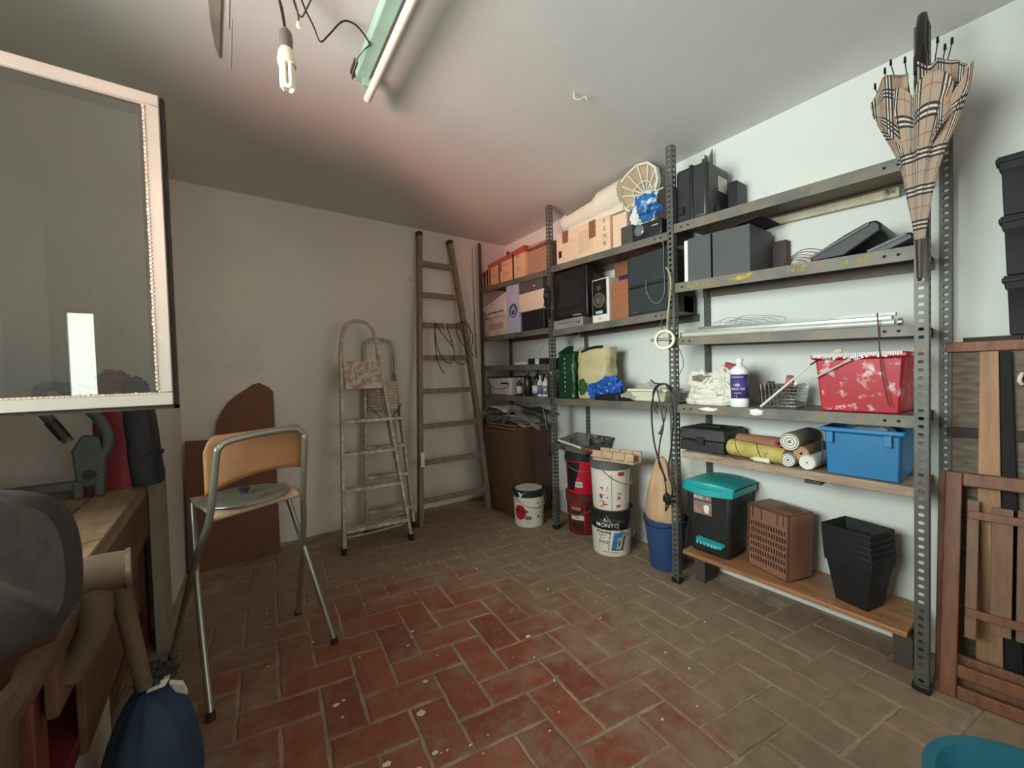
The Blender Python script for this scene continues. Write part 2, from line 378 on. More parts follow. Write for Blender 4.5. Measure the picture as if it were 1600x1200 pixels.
for m_ in range(-60, 60):
    for n_ in range(-30, 30):
        i, j = m_+2*n_, m_-2*n_
        for key, (ci, cj, w_, h_) in {'H': (i+1, j+.5, 2, 1), 'V': (i+2.5, j, 1, 2)}.items():
            c = lat(ci, cj)
            cor = [lat(ci+sx*w_/2, cj+sy*h_/2) for sx in (-1, 1) for sy in (-1, 1)]
            if all(-.93 < p.x < XW-.005 and -2.9 < p.y < YW-.02 for p in cor):
                if all((p.y < 2.68 or p.x > -.22) for p in cor): cells.append((key, c, cor))
def vis(c):
    x, y = c.x, c.y; dep = x*.585+y*.81
    if dep < .8: return 9
    u = 800+622*(x*.81-y*.585)/dep; v = 595+622*1.25/dep
    return 0 if (-40 < u < 1640 and v < 1260 and x > -.42 and not (x > 2.2 and y > .4)) else 5
cells.sort(key=lambda t: (vis(t[1]), t[1].x*.585+t[1].y*.81 if vis(t[1]) else 0, t[1].length))
vis0 = [c for c in cells if vis(c[1]) == 0]
vis0.sort(key=lambda t: t[1].length); singles = vis0[:300]; sset = set(id(c) for c in singles)
rest = [c for c in cells if id(c) not in sset]
for key, c, _ in singles:
    o = bpy.data.objects.new('brick', tmesh[key, rb.randrange(7)]); COL.objects.link(o); o.parent = fl
    o.location = Vector((c.x, c.y, random.uniform(-.0006, .0012)))-WL['floor']
mb = MB()
for key, c, _ in rest:
    lo, hi = tile_pts(*((2, 1) if key == 'H' else (1, 2)))
    A = mb.vs([(p[0]+c.x, p[1]+c.y, -.006) for p in lo]); B = mb.vs([(p[0]+c.x, p[1]+c.y, .0006) for p in hi])
    for k in range(4): mb.bm.faces.new((A[k], A[(k+1) % 4], B[(k+1) % 4], B[k]))
    mb.bm.faces.new(B)
make('outlying_bricks', mb, BR, fl, kind='stuff')
# crumbs and plaster splashes lying on the bricks
mb = MB()
spots = [(.545, 1.385, .03), (.30, 1.62, .014), (.62, 1.52, .009), (.70, 1.86, .008), (.38, 1.27, .02), (1.12, 1.48, .014), (.45, 1.19, .022), (.52, 1.21, .013)]
for k in range(95):
    spots.append((random.uniform(.0, 1.9), random.uniform(.75, 2.6), random.uniform(.0018, .006)))
for x, y, r in spots:
    a = random.random()*6; r = min(r, .006+r*.3); mb.blob((x, y, .0022), (r*1.3, r, .0022), seed=random.random()*50, amp=.5, sub=1, flat=True)
make('plaster_crumbs', mb, mat('plaster_white', (205, 196, 178), .9), kind='stuff', label='small white plaster crumbs and paint splashes scattered over the brick floor', cat='debris')

# ------------------------------------------------------------------ slotted steel shelving (one bolted unit)
PX, BX = 2.095, 2.40
PY = [3.40, 2.371, 1.32, .308]; PH = [2.55, 2.555, 2.520, 2.475]
unit = thing('shelving_unit', 'long grey slotted-steel shelving unit bolted together along the right wall', 'shelving', (2.25, 1.85, 0))
def angle_post(x, y, h, sx=1, sy=1, pitch=.03, w_=.038):
    """L upright with a slotted face looking to -X (or +X) and one looking along Y"""
    mb = MB(); n = int(h/pitch); ph = h/n
    for fl_ in (0, 1):
        for k in range(n):
            z0 = k*ph; zc = z0+ph/2
            def P(a, z):
                return (x, y+sy*(a), z) if fl_ == 0 else (x+sx*a, y, z)
            out = [(0, z0), (w_, z0), (w_, zc), (w_, z0+ph), (0, z0+ph), (0, zc)]
            hr, hz = .0085, .0062; ca = w_/2
            inn = [(ca-hr*.7, zc-hz), (ca+hr*.7, zc-hz), (ca+hr, zc), (ca+hr*.7, zc+hz), (ca-hr*.7, zc+hz), (ca-hr, zc)]
            V = mb.vs([P(*q) for q in out]); I = mb.vs([P(*q) for q in inn])
            for q in range(6):
                mb.bm.faces.new((V[q], V[(q+1) % 6], I[(q+1) % 6], I[q]))
    bmesh.ops.remove_doubles(mb.bm, verts=mb.bm.verts, dist=.0002)
    return mb
for k, (y, h) in enumerate(zip(PY, PH)):
    make('upright', angle_post(PX, y-.019 if k else y+.019, h, 1, 1 if k else -1), STEEL, unit, solid=.0025)
    make('foot_cap', MB().box(PX-.006, PX+.044, y-.026, y+.026, 0, .03), STEELD, unit, bev=.006)
for k, (y, h) in enumerate(zip([3.36, 2.30, 1.285, .285], [2.5, 2.5, 2.53, 2.42])):
    make('upright', angle_post(BX+.022, y-.019, h, -1, 1), STEEL, unit, solid=.0025)
def shelf(ya, yb, za, zb, m=STEELL, th=.0025, lip=.046, x0=PX+.006, x1=BX+.018):
    """folded tray: plate with lips folded down; a-end is the far (large Y) end"""
    mb = MB()
    def q(x, y, dz):
        t = (ya-y)/(ya-yb); return (x, y, lerp(za, zb, t)+dz)
    def slab(xa, xb, d0, d1):
        mb.hexa([q(xa, yb, d0), q(xb, yb, d0), q(xb, ya, d0), q(xa, ya, d0), q(xa, yb, d1), q(xb, yb, d1), q(xb, ya, d1), q(xa, ya, d1)])
    slab(x0, x1, -th, 0); slab(x0, x0+th, -lip, -th); slab(x1-th, x1, -lip, -th); slab(x0+th, x0+.014, -lip, -lip+th); slab(x1-.014, x1-th, -lip, -lip+th)
    o = make('shelf', mb, m, unit)
    hb = MB()
    for yy in (ya-.05, ya-.09, yb+.05, yb+.09):
        p = q(x0-.0012, yy, -lip/2); hb.cyl(p, (p[0]+.001, p[1], p[2]), .006, n=8)
    b = make('bolt_hole', hb, BLKM, o); b.location = WL[b.name]-WL[o.name]
    return o
AY, BY, CYY = (3.39, 2.385), (2.355, 1.335), (1.305, .32)
shelf(*AY, 2.105, 2.065); shelf(*AY, 1.617, 1.607); shelf(*AY, 1.335, 1.318); shelf(*AY, 1.044, 1.052)
shelf(*BY, 2.077, 2.042); shelf(*BY, 1.580, 1.592); shelf(*BY, 1.044, 1.053)
shelf(*CYY, 2.072, 2.026, lip=.05); shelf(*CYY, 1.738, 1.687, lip=.052); shelf(*CYY, 1.428, 1.392, lip=.042); shelf(*CYY, 1.046, 1.049, lip=.046)
def zc2(y): return lerp(1.738, 1.687, (1.305-y)/.985)
CHALK = mat('yellow_chalk', (172, 152, 66), .9, var=.2, vs=60)
for sv, y, dz, s in (('A-85', 1.195, -.028, .034), ('1H', .985, -.026, .034), ('1958', .71, -.026, .038), ('A - 68', .50, -.026, .034)):
    text(sv, s, onX(PX+.0045, y, zc2(y)+dz), CHALK, unit, shear=.25)
mb = MB(); mb.prism([(PX+.005, .96, zc2(.95)-.012), (PX+.005, .885, zc2(.9)-.006), (PX+.005, .90, zc2(.9)-.028), (PX+.005, .97, zc2(.95)-.036)], (-.0008, 0, 0))
make('chalk_scribble', mb, CHALK, unit)
mb = MB()
mb.blob((PX+.003, .875, 1.028), (.002, .03, .014), seed=4, amp=.7, sub=2, flat=False).blob((PX+.003, 1.12, 1.03), (.002, .05, .008), seed=9, amp=.8, sub=2, flat=False)
make('paint_splash', mb, WHT, unit)
# wood boards serving as the two lowest shelves and a pale strip drawn as the lit back lip of the top one
mb = MB(); mb.hexa([(PX+.002, .32, .738), (BX+.01, .32, .738), (BX+.01, 1.27, .745), (PX+.002, 1.27, .745), (PX+.002, .32, .776), (BX+.01, .32, .776), (BX+.01, 1.27, .784), (PX+.002, 1.27, .784)])
make('wooden_plank', mb, mat('dusty_board', (156, 136, 114), .85, var=.25, vs=5, grain=(9, 1, 9), dirt=(176, 160, 138), da=.3, ds=7), label='dusty wooden plank shelf carrying the blue bin and the rolls', cat='plank', bev=.003)
mb = MB(); mb.box(PX+.006, PX+.09, .62, .68, .722, .737)
make('wooden_block', mb, mat('dark_wood_block', (76, 66, 56), .8), label='small dark wooden wedge under the dusty plank shelf', cat='block')
mb = MB(); mb.hexa([(PX-.012, .345, .192), (BX-.01, .345, .192), (BX-.01, 1.268, .196), (PX-.012, 1.268, .196), (PX-.012, .345, .214), (BX-.01, .345, .214), (BX-.01, 1.268, .218), (PX-.012, 1.268, .218)])
make('wooden_board', mb, mat('varnished_board', (160, 112, 76), .45, var=.15, vs=4, grain=(10, 1, 10), dirt=(120, 98, 76), da=.32, ds=4), label='orange-brown varnished board near the floor under black bin, crate and pots', cat='board', bev=.004)
for y, lb in ((.38, 'dark wooden support under the near end of the varnished board'), (1.24, 'dark wooden support under the far end of the varnished board')):
    make('wooden_block', MB().box(PX+.12, BX-.06, y-.03, y+.03, 0, .19), mat('dark_wood_block'), label=lb, cat='block')
mb = MB(); mb.hexa([(2.395, .42, 1.975), (2.418, .42, 1.975), (2.418, 1.24, 2.02), (2.395, 1.24, 2.02), (2.395, .42, 2.012), (2.418, .42, 2.012), (2.418, 1.24, 2.052), (2.395, 1.24, 2.052)])
make('batten', mb, mat('pale_lit_lip', (204, 194, 168), .8, var=.2, vs=9, dirt=(110, 86, 60), da=.3, ds=9), unit)  # added pale strip in place of the window-lit face of the back lip

# ================================================================== ceiling things
CEN = (0.0)
t = thing('fluorescent_fitting', 'pale green fluorescent batten with one bare white tube hanging from the ceiling', 'light', (.53, 1.4, ZC))
GRN = mat('pale_green_enamel', (160, 196, 178), .4, var=.08)
d = Vector((-.025, -1, 0)).normalized(); a = Vector((.535, 1.815, 2.545)); s_ = Vector((1, -.025, 0))
mb = MB(); L_ = 1.22
P = lambda q, x, z: a+d*q+s_*x+Vector((0, 0, z))
mb.prism([P(0, -.026, .0), P(0, .026, .0), P(0, .034, .034), P(0, -.034, .034)], d*L_)
make('housing', mb, GRN, t, bev=.004)
mb = MB(); mb.cyl(P(-.05, .04, -.028), P(L_+.02, .04, -.028), .0165, n=20)
make('tube', mb, mat('fluorescent_tube', (238, 232, 216), .25, var=.03), t, smooth=True)
for q in (-.052, L_+.02):
    make('tube_cap', MB().cyl(P(q, .04, -.028), P(q-.012, .04, -.028), .015, .009), mat('tube_metal', (170, 160, 150), .35, .8), t, smooth=True)
for q in (.02, L_-.03):
    make('lamp_holder', MB().obox(P(q, .0, -.03), d*.02, s_*.04, (0, 0, .04)), GRN, t)
mb = MB(); mb.obox(P(.01, -.046, .012), d*.08, s_*.004, (0, 0, .02)).obox(P(.0, -.038, .0), d*.03, s_*.004, (0, 0, .018))
make('clip', mb, STEELD, t)
t = thing('bulb_pendant', 'compact fluorescent bulb hanging in a grey lampholder from black wires', 'light', (.21, 1.4, 2.2))
bx, by = .192, 1.40
mb = MB(); mb.lathe((bx, by, 2.262), [(0, .062), (.008, .062), (.017, .05), (.019, .03), (.0175, 0), (0, 0)], n=20)
make('lamp_socket', mb, mat('grey_socket', (96, 94, 90), .4), t, smooth=True)
mb = MB(); mb.lathe((bx, by, 2.215), [(0, .05), (.016, .05), (.022, .036), (.026, .014), (.026, 0), (0, 0)], n=24)
make('ballast', mb, mat('ivory_plastic', (226, 222, 196), .4, var=.04), t, smooth=True)
mb = MB()
for k in range(3):
    an = k*2*pi/3+.4; dx, dy = cos(an)*.013, sin(an)*.013; tx, ty = -sin(an)*.0085, cos(an)*.0085
    mb.tube([(bx+dx-tx, by+dy-ty, 2.22), (bx+dx-tx, by+dy-ty, 2.155), (bx+dx-tx*.6, by+dy-ty*.6, 2.146), (bx+dx+tx*.6, by+dy+ty*.6, 2.146), (bx+dx+tx, by+dy+ty, 2.155), (bx+dx+tx, by+dy+ty, 2.22)], .0062, 8, smooth=3)
make('glass_tubes', mb, mat('bulb_glass', (240, 240, 226), .2, var=.02), t, smooth=True)
mb = MB(); mb.tube([(bx, by, 2.32), (bx-.006, by+.01, 2.39), (bx-.016, by+.03, 2.46), (bx-.005, by+.04, 2.53), (bx+.0, by+.05, ZC)], .0032, 6, smooth=5)
mb.tube([(bx-.002, by, 2.325), (bx-.010, by, 2.38), (bx-.02, by+.0, 2.46), (bx+.02, by+.02, 2.52), (bx+.03, by+.04, ZC)], .0028, 6, smooth=5)
make('flex', mb, WIRE, t, smooth=True)
mb = MB()
mb.tube([(.24, 1.50, ZC), (.27, 1.55, 2.55), (.31, 1.60, 2.53), (.335, 1.62, 2.50), (.36, 1.60, 2.52), (.40, 1.56, 2.56), (.44, 1.55, 2.565), (.48, 1.56, 2.55), (.505, 1.58, 2.54)], .003, 6, smooth=6)
mb.tube([(.22, 1.48, ZC), (.235, 1.53, 2.54), (.262, 1.56, 2.51), (.28, 1.53, 2.53), (.30, 1.47, 2.56), (.33, 1.45, ZC)], .0026, 6, smooth=6)
mb.tube([(.21, 1.46, ZC), (.225, 1.50, 2.55), (.248, 1.53, 2.50), (.252, 1.54, 2.475)], .0026, 6, smooth=6)
mb.tube([(.505, 1.58, 2.54), (.495, 1.64, 2.548), (.488, 1.70, 2.55)], .0018, 5, smooth=4)
tagit(make('ceiling_wiring', mb, WIRE, smooth=True), 'loose black wires looping across the ceiling to the green fitting', 'wire')
mb = MB(); mb.blob((.252, 1.54, 2.463), (.009, .009, .014), seed=3, amp=.3, sub=2, flat=False)
tagit(make('wire_connector', mb, mat('ivory_plastic'), smooth=True), 'small ivory wire connector dangling above the bulb', 'connector')
mb = MB(); mb.prism([(-.003, 1.60, ZC-.006), (.044, 1.60, ZC-.006), (.034, 2.045, ZC-.006), (.018, 1.98, ZC-.006), (.006, 1.85, ZC-.006)], (0, 0, .0065))
tagit(make('ceiling_strip', mb, mat('dirty_strip', (156, 144, 134), .85, var=.15), bev=.002), 'dirty beige strip of old lath stuck on the ceiling left of the bulb', 'strip')
mb = MB(); mb.box(.060, .064, 1.6, 1.86, ZC-.002, ZC).box(.070, .0725, 1.8, 2.1, ZC-.0015, ZC)
tagit(make('ceiling_crack_filler', mb, WHT), 'thin white line of raised filler on the ceiling beside the beige strip', 'filler')
mb = MB(); mb.tube([(1.40, 1.37, ZC), (1.402, 1.372, 2.555), (1.42, 1.36, 2.548), (1.445, 1.345, 2.562), (1.455, 1.342, 2.548)], .0022, 6, smooth=4)
tagit(make('ceiling_hook', mb, WHT, smooth=True), 'small white wire hook sticking out of the ceiling above the shelving', 'hook')

# ================================================================== workbench corner
BW = mat('scarred_bench_wood', (138, 114, 86), .75, var=.25, vs=3.5, grain=(9, 1, 9), dirt=(112, 86, 62), da=.34, ds=6, bump=.3)
BWD = mat('dark_bench_wood', (98, 68, 50), .75, var=.25, vs=4, grain=(8, 1, 4), bump=.2)
t = thing('workbench', 'heavy scarred wooden workbench standing under the open window on the left', 'workbench', (-.62, 1.9, 0))
seams = [-.92, -.76, -.60, -.45, -.302]
for k in range(4):
    dz = random.uniform(-.002, .002)
    make('plank', MB().box(seams[k]+.002, seams[k+1]-.002, 1.18, 2.66, .745, .80+dz), BW, t, bev=.005)
make('apron', MB().box(-.325, -.305, 1.22, 2.62, .56, .744), BWD, t, bev=.003)
make('drawer_front', MB().box(-.345, -.327, 1.5, 2.3, .28, .555), BWD, t, bev=.004)
make('apron', MB().box(-.90, -.33, 2.60, 2.625, .60, .744), BWD, t)
for x, y in ((-.37, 2.56), (-.37, 1.24), (-.88, 2.56), (-.88, 1.24)):
    make('leg', MB().box(x-.035, x+.035, y-.035, y+.035, 0, .744), mat('red_leg_wood', (96, 46, 36), .7, var=.2, grain=(9, 9, 1)), t, bev=.004)
make('stretcher', MB().box(-.385, -.355, 1.28, 2.52, .12, .18), BWD, t)
mb = MB(); mb.obox((-.292, 2.50, .812), (.022, .03, .022), (-.03, .09, .02), (-.012, 0, .012))
tagit(make('wood_scrap', mb, mat('cream_scrap', (196, 188, 160), .8), bev=.002), 'cream painted wood scrap lying on the far corner of the workbench', 'scrap')
make('nail', MB().cyl((-.37, 1.60, .804), (-.31, 1.64, .804), .0022, n=6), mat('bright_nail', (180, 170, 150), .3, .8), t)

# red and black backpack
t = thing('backpack', 'dark red and black backpack standing on the far end of the workbench', 'bag', (-.38, 2.45, .80))
RED = mat('wine_red_nylon', (128, 26, 42), .6, var=.12, bump=.3, bs=25)
BKN = mat('black_nylon', (36, 38, 40), .6, var=.12, bump=.3, bs=25)
def bagfn(x0, x1, y0, y1, z0, z1, pk, seed):
    def f(u, v):
        an = 2*pi*u; zz = z0+(z1-z0)*v; k = 1-.28*max(0, (v-.55)/.45)**1.6
        ex = abs(cos(an))**.55*(1 if cos(an) > 0 else -1); ey = abs(sin(an))**.55*(1 if sin(an) > 0 else -1)
        nn = 1+.06*noise.noise(Vector((ex*2, ey*2, v*4+seed)))
        return ((x0+x1)/2+(x1-x0)/2*ex*k*nn+pk*v, (y0+y1)/2+(y1-y0)/2*ey*k*nn, zz)
    return f
mb = MB(); f = bagfn(-.46, -.325, 2.36, 2.54, .803, 1.29, -.0, 3); mb.grid(f, 36, 18, cu=True)
mb.blob((-.395, 2.45, 1.27), (.055, .07, .04), seed=2, amp=.3, flat=False)
make('body', mb, RED, t, smooth=True)
mb = MB(); f = bagfn(-.352, -.243, 2.35, 2.55, .803, 1.25, -.03, 8); mb.grid(f, 36, 18, cu=True)
mb.blob((-.33, 2.45, 1.235), (.045, .07, .04), seed=12, amp=.4, flat=False)
make('side_panel', mb, BKN, t, smooth=True)
make('zip_pull', MB().tube([(-.30, 2.355, .93), (-.27, 2.35, .945), (-.245, 2.37, .94)], .004, 6, smooth=4), BKN, t, smooth=True)
make('buckle', MB().box(-.252, -.236, 2.39, 2.42, .93, .95), BLK, t, bev=.003)
make('badge', MB().blob((-.372, 2.347, 1.205), (.018, .004, .018), seed=5, amp=.2, sub=2, flat=False), mat('dull_gold', (150, 120, 80), .6), t)

# grey tool with curved arm
GT = mat('grey_green_cast_metal', (82, 88, 82), .55, .2, var=.12)
t = thing('bench_tool', 'grey metal bench tool with flat bar base and curved tubular arm beside the backpack', 'tool', (-.52, 2.28, .80))
mb = MB(); mb.bar((-.70, 2.30, .852), (-.47, 2.30, .852), .05, .035)
make('base_bar', mb, GT, t, bev=.006)
mb = MB()
for x in (-.485, -.425): mb.box(x-.015, x+.015, 2.27, 2.33, .80, .87)
mb.prism([(-.49, 2.28, .84), (-.41, 2.28, .84), (-.405, 2.28, .95), (-.42, 2.28, 1.04), (-.47, 2.28, 1.05), (-.50, 2.28, .99)], (0, .045, 0))
make('bracket', mb, GT, t, bev=.008)
mb = MB(); mb.cyl((-.452, 2.27, .89), (-.452, 2.34, .89), .02, n=16)
make('pivot', mb, STEELD, t, smooth=True)
mb = MB(); mb.tube([(-.42, 2.30, .95), (-.398, 2.30, 1.0), (-.40, 2.30, 1.06), (-.425, 2.30, 1.12), (-.46, 2.30, 1.17), (-.50, 2.30, 1.225), (-.54, 2.30, 1.25), (-.575, 2.30, 1.235), (-.575, 2.30, 1.19), (-.56, 2.30, 1.15)], .020, 14, smooth=6)
make('arm', mb, GT, t, smooth=True)
mb = MB(); mb.tube([(-.57, 2.27, 1.16), (-.53, 2.27, 1.09), (-.50, 2.27, 1.03)], .017, 12, smooth=5)
make('handle', mb, GT, t, smooth=True)
make('handle_grip', MB().tube([(-.545, 2.262, 1.115), (-.508, 2.262, 1.045)], .018, 12), BLK, t, smooth=True)
mb = MB(); mb.tube([(-.54, 2.30, 1.25), (-.47, 2.32, 1.235), (-.43, 2.34, 1.2), (-.40, 2.36, 1.15)], .018, 12, smooth=5)
make('hose', mb, mat('dark_rubber', (52, 56, 54), .7), t, smooth=True)
mb = MB(); mb.box(-.86, -.796, 2.40, 2.44, .80, 1.45)
tagit(make('wooden_board', mb, BLK), 'narrow black board standing upright at the far left edge of the bench', 'board')
mb = MB(); mb.blob((-.64, 2.02, .815), (.10, .06, .018), seed=21, amp=.35)
tagit(make('crumpled_rag', mb, mat('beige_rag', (170, 154, 126), .9, var=.12), smooth=True), 'crumpled beige rag lying on the bench in front of the grey tool', 'rag')

# dark padded chair in the foreground
t = thing('padded_armchair', 'old wooden armchair with a dark padded back in the near left foreground', 'chair', (-.46, 1.0, 0))
PAD = mat('dark_brown_felt', (54, 48, 44), .95, var=.12, vs=60, bump=.1, bs=150)
prof = [(-.72, .84), (-.42, .822), (-.30, .826), (-.245, .845), (-.217, .885), (-.212, .965), (-.222, 1.03), (-.25, 1.068), (-.32, 1.09), (-.44, 1.10), (-.60, 1.095), (-.72, 1.07)]
prof = [Vector((x, 0, z)) for x, z in prof]; pr = spline(prof, 4, True)
hole = [Vector((-.335+.036*cos(q), 0, .995+.034*sin(q))) for q in [k*2*pi/48 for k in range(48)]]
mb = MB(); n = 48
pr = [pr[int(k*len(pr)/n)] for k in range(n)]
ang = lambda p: math.atan2(p.z-.995, p.x+.335)
pr.sort(key=ang); hole.sort(key=ang)
rings = []
for rr, yy in ((0, .965), (.12, .952), (.88, .952), (1, .965), (1, 1.0), (.88, 1.015), (.12, 1.015), (0, 1.0)):
    rings.append(mb.vs([(h.x*(1-rr)+p.x*rr, yy+.10*(h.x*(1-rr)+p.x*rr+.21)**2, h.z*(1-rr)+p.z*rr) for h, p in zip(hole, pr)]))
for k in range(8):
    A, B = rings[k], rings[(k+1) % 8]
    for i in range(n): mb.bm.faces.new((A[i], A[(i+1) % n], B[(i+1) % n], B[i]))
make('padded_back', mb, PAD, t, smooth=True)
DW = mat('dark_armchair_wood', (74, 50, 34), .55, var=.2, vs=5, grain=(6, 6, 1.5), bump=.1)
mb = MB(); mb.prism([(-.218, .985, .872), (-.232, .985, .81), (-.292, .985, .70), (-.30, .985, .55), (-.305, .985, 0), (-.385, .985, 0), (-.375, .985, .60), (-.36, .985, .70), (-.30, .985, .77), (-.285, .985, .84)], (0, .045, 0)); make('side_frame', mb, DW, t, bev=.012)
mb = MB(); mb.tube([(-.25, .99, .845), (-.40, .985, .82), (-.60, .985, .815), (-.74, .99, .84)], .022, 12, smooth=5)
make('lower_rail', mb, DW, t, smooth=True)
mb = MB(); mb.prism([(-.78, 1.0, .66), (-.37, 1.0, .66), (-.36, 1.165, .66), (-.76, 1.165, .66)], (0, 0, .035))
make('seat', mb, mat('beige_seat', (150, 124, 96), .8, var=.15), t, bev=.01)
for x, y in ((-.75, 1.03), (-.40, 1.14), (-.75, 1.14)): make('leg', MB().cyl((x, y, 0), (x, y, .66), .018, .024, n=12), DW, t, smooth=True)
make('side_frame', MB().tube([(-.76, .985, .82), (-.765, .99, .75), (-.75, 1.03, .66)], .026, 12, smooth=5), DW, t, smooth=True)

# leg vise at the bench corner
t = thing('bench_vise', 'tan wooden leg vise with a steel collar fixed at the bench front', 'vise', (-.24, 1.33, .5))
VW = mat('tan_vise_wood', (94, 77, 58), .7, var=.2, vs=6, bump=.15)
mb = MB(); mb.tube([(-.300, 1.30, .815), (-.255, 1.305, .815), (-.205, 1.31, .81)], .042, 20)
make('vise_jaw', mb, VW, t, smooth=True)
mb = MB(); mb.tube([(-.207, 1.31, .81), (-.198, 1.311, .81)], .046, 24)
make('vise_collar', mb, mat('worn_steel_ring', (150, 140, 124), .35, .8), t, smooth=True)
mb = MB(); mb.tube([(-.262, 1.305, .79), (-.26, 1.305, .72), (-.275, 1.30, .66), (-.31, 1.29, .60)], [.034, .026], 14, smooth=4)
make('vise_arm', mb, VW, t, smooth=True)
mb = MB(); mb.tube([(-.222, 1.315, .79), (-.208, 1.32, .66), (-.188, 1.325, .50)], [.021, .016], 12, smooth=4)
make('vise_handle', mb, VW, t, smooth=True)

# box and blue bag on the floor below
t = thing('floor_box', 'white box with dark red top edge on the floor under the bench', 'box', (-.42, 1.62, 0))
make('box_body', MB().box(-.50, -.345, 1.35, 1.83, .0, .285), mat('white_box_card', (190, 182, 168), .7), t, bev=.002)
make('box_lid', MB().box(-.503, -.343, 1.347, 1.833, .285, .33), mat('dark_red_card', (104, 24, 26), .6), t, bev=.002)
t = thing('blue_sack', 'tied dark blue bag standing on the floor beside the white box', 'bag', (-.20, 1.50, 0))
NAVY = mat('navy_blue_fabric', (36, 58, 84), .75, var=.2, bump=.5, bs=18)
def sack(cx, cy, rx, ry, h, seed):
    def f(u, v):
        an = 2*pi*u; k = (sin(pi*min(1, .22+v*.78))**.6)*(1 if v < .96 else .6)
        nn = 1+.10*noise.noise(Vector((cos(an)*1.6, sin(an)*1.6, v*2.5+seed)))+.03*sin(an*9+v*3)*v
        return (cx+rx*cos(an)*k*nn, cy+ry*sin(an)*k*nn, h*v)
    return f
mb = MB(); mb.grid(sack(-.205, 1.50, .112, .16, .41, 2), 64, 24, cu=True)
make('body', mb, NAVY, t, smooth=True)
make('knot', MB().blob((-.19, 1.50, .42), (.042, .04, .035), seed=7, amp=.4, flat=False), BKN, t, smooth=True)
mb = MB(); mb.prism([(-.205, 1.46, .405), (-.165, 1.45, .412), (-.155, 1.46, .425), (-.20, 1.47, .42)], (0, .03, 0)).prism([(-.155, 1.44, .42), (-.125, 1.42, .415), (-.115, 1.41, .39), (-.14, 1.43, .395)], (0, .02, 0))
make('white_tie', mb, WHT, t)

# ================================================================== board, folding stool
pts = [(-.236, .0), (.284, .0), (.290, 1.165), (.262, 1.198), (.205, 1.232), (.165, 1.222), (.124, 1.19), (.065, 1.15), (.01, 1.098), (-.03, 1.03), (-.055, .97), (-.068, .852), (-.226, .862)]
def lean(z): return 3.32+.085*z
mb = MB(); mb.prism([(x, lean(z), z) for x, z in pts], (0, .006, 0))
tagit(make('fibreboard', mb, mat('brown_hardboard', (112, 70, 46), .65, var=.12, vs=2.5, dirt=(96, 62, 42), da=.3, ds=2.2)), 'brown hardboard offcut with a broken rounded top leaning against the back wall', 'board')

t = thing('folding_stool', 'tall folding bar stool with grey tube frame and curved wooden backrest', 'stool', (.08, 2.05, 0))
TUB = mat('grey_stool_tube', (160, 160, 152), .35, .7, var=.06)
DTUB = mat('dull_stool_tube', (112, 108, 100), .4, .7, var=.06)
fl_l, fl_r, nl_l, nl_r = Vector((-.236, 2.352, 0)), Vector((.272, 2.376, 0)), Vector((-.087, 1.838, 0)), Vector((.375, 2.004, 0))
bl, br = Vector((-.072, 1.875, .74)), Vector((.268, 1.995, .745))
tl, trr = Vector((-.035, 1.84, .97)), Vector((.275, 1.95, .99))
mb = MB()
pth = [fl_l+Vector((0, 0, .01)), fl_l.lerp(bl, .55)+Vector((0, 0, .02)), Vector((-.105, 1.94, .60)), bl+Vector((.008, -.005, 0)), tl,
       tl+Vector((.008, .0, .03)), tl+Vector((.04, .012, .052)), (tl+trr)/2+Vector((0, 0, .056)), trr+Vector((-.04, -.012, .046)), trr+Vector((-.005, -.002, .02)), trr+Vector((0, 0, -.02)), br, Vector((.272, 2.08, .52)), fl_r+Vector((0, 0, .01))]
mb.tube(pth, .0125, 12, smooth=7); make('back_frame', mb, TUB, t, smooth=True)
mb = MB(); mb.tube([nl_l+Vector((0, 0, .01)), Vector((-.118, 2.02, .42)), Vector((-.13, 2.19, .73))], .0115, 10, smooth=4); make('leg', mb, TUB, t, smooth=True)
mb = MB(); mb.tube([nl_r+Vector((0, 0, .01)), Vector((.285, 2.10, .42)), Vector((.215, 2.19, .73))], .0115, 10, smooth=4); make('leg', mb, TUB, t, smooth=True)
for p in (fl_l, fl_r, nl_l, nl_r): make('rubber_foot', MB().cyl(p, p+Vector((0, 0, .03)), .0165, .0145, n=12), mat('brown_rubber', (54, 38, 34), .8), t, smooth=True)
PLY = mat('honey_plywood', (178, 130, 86), .45, var=.08, vs=4, grain=(1, 1, 6))
def seatpt(u, v):
    a = Vector((-.060, 1.885, .742)).lerp(Vector((.262, 2.0, .752)), u); b = Vector((-.142, 2.225, .742)).lerp(Vector((.215, 2.20, .75)), u)
    return a.lerp(b, v)+Vector((0, 0, -.02*(max(0, .25-v)/.25)**2))
mb = MB(); mb.grid(seatpt, 14, 10); make('seat', mb, mat('pale_ply_seat', (196, 166, 138), .5, var=.08), t, solid=.012, smooth=True)
def backpt(u, v):
    p0, p1 = Vector((-.066, 1.858, 0)), Vector((.288, 1.982, 0)); p = p0.lerp(p1, u)
    e = abs(u-.5)*2; n_ = Vector((.33, -.94, 0))
    bow = -.028*(1-e*e)+.012+(0.0)
    z1 = 1.044+.010*u-.06*max(0, (e-.8)/.2)**2.2; z0 = .852+.035*(1-u)*0+.028*(1-e*e)-.035*(1-u)**3
    return p-n_*bow*1.0-n_*.018+Vector((0, 0, lerp(z0, z1, v)))
mb = MB(); mb.grid(backpt, 30, 10); make('backrest', mb, PLY, t, solid=.010, smooth=True)
t = thing('round_lid', 'round grey pot lid with dark knob lying on the folding stool seat', 'lid', (.055, 2.07, .75))
mb = MB(); c = (.052, 2.065, .752)
pf = [(0, .001), (.165, .001), (.172, .004), (.170, .008), (.15, .010)]
for k in range(14): pf += [(.145-k*.009, .0112+(k % 2)*.0016)]
pf += [(0, .013)]
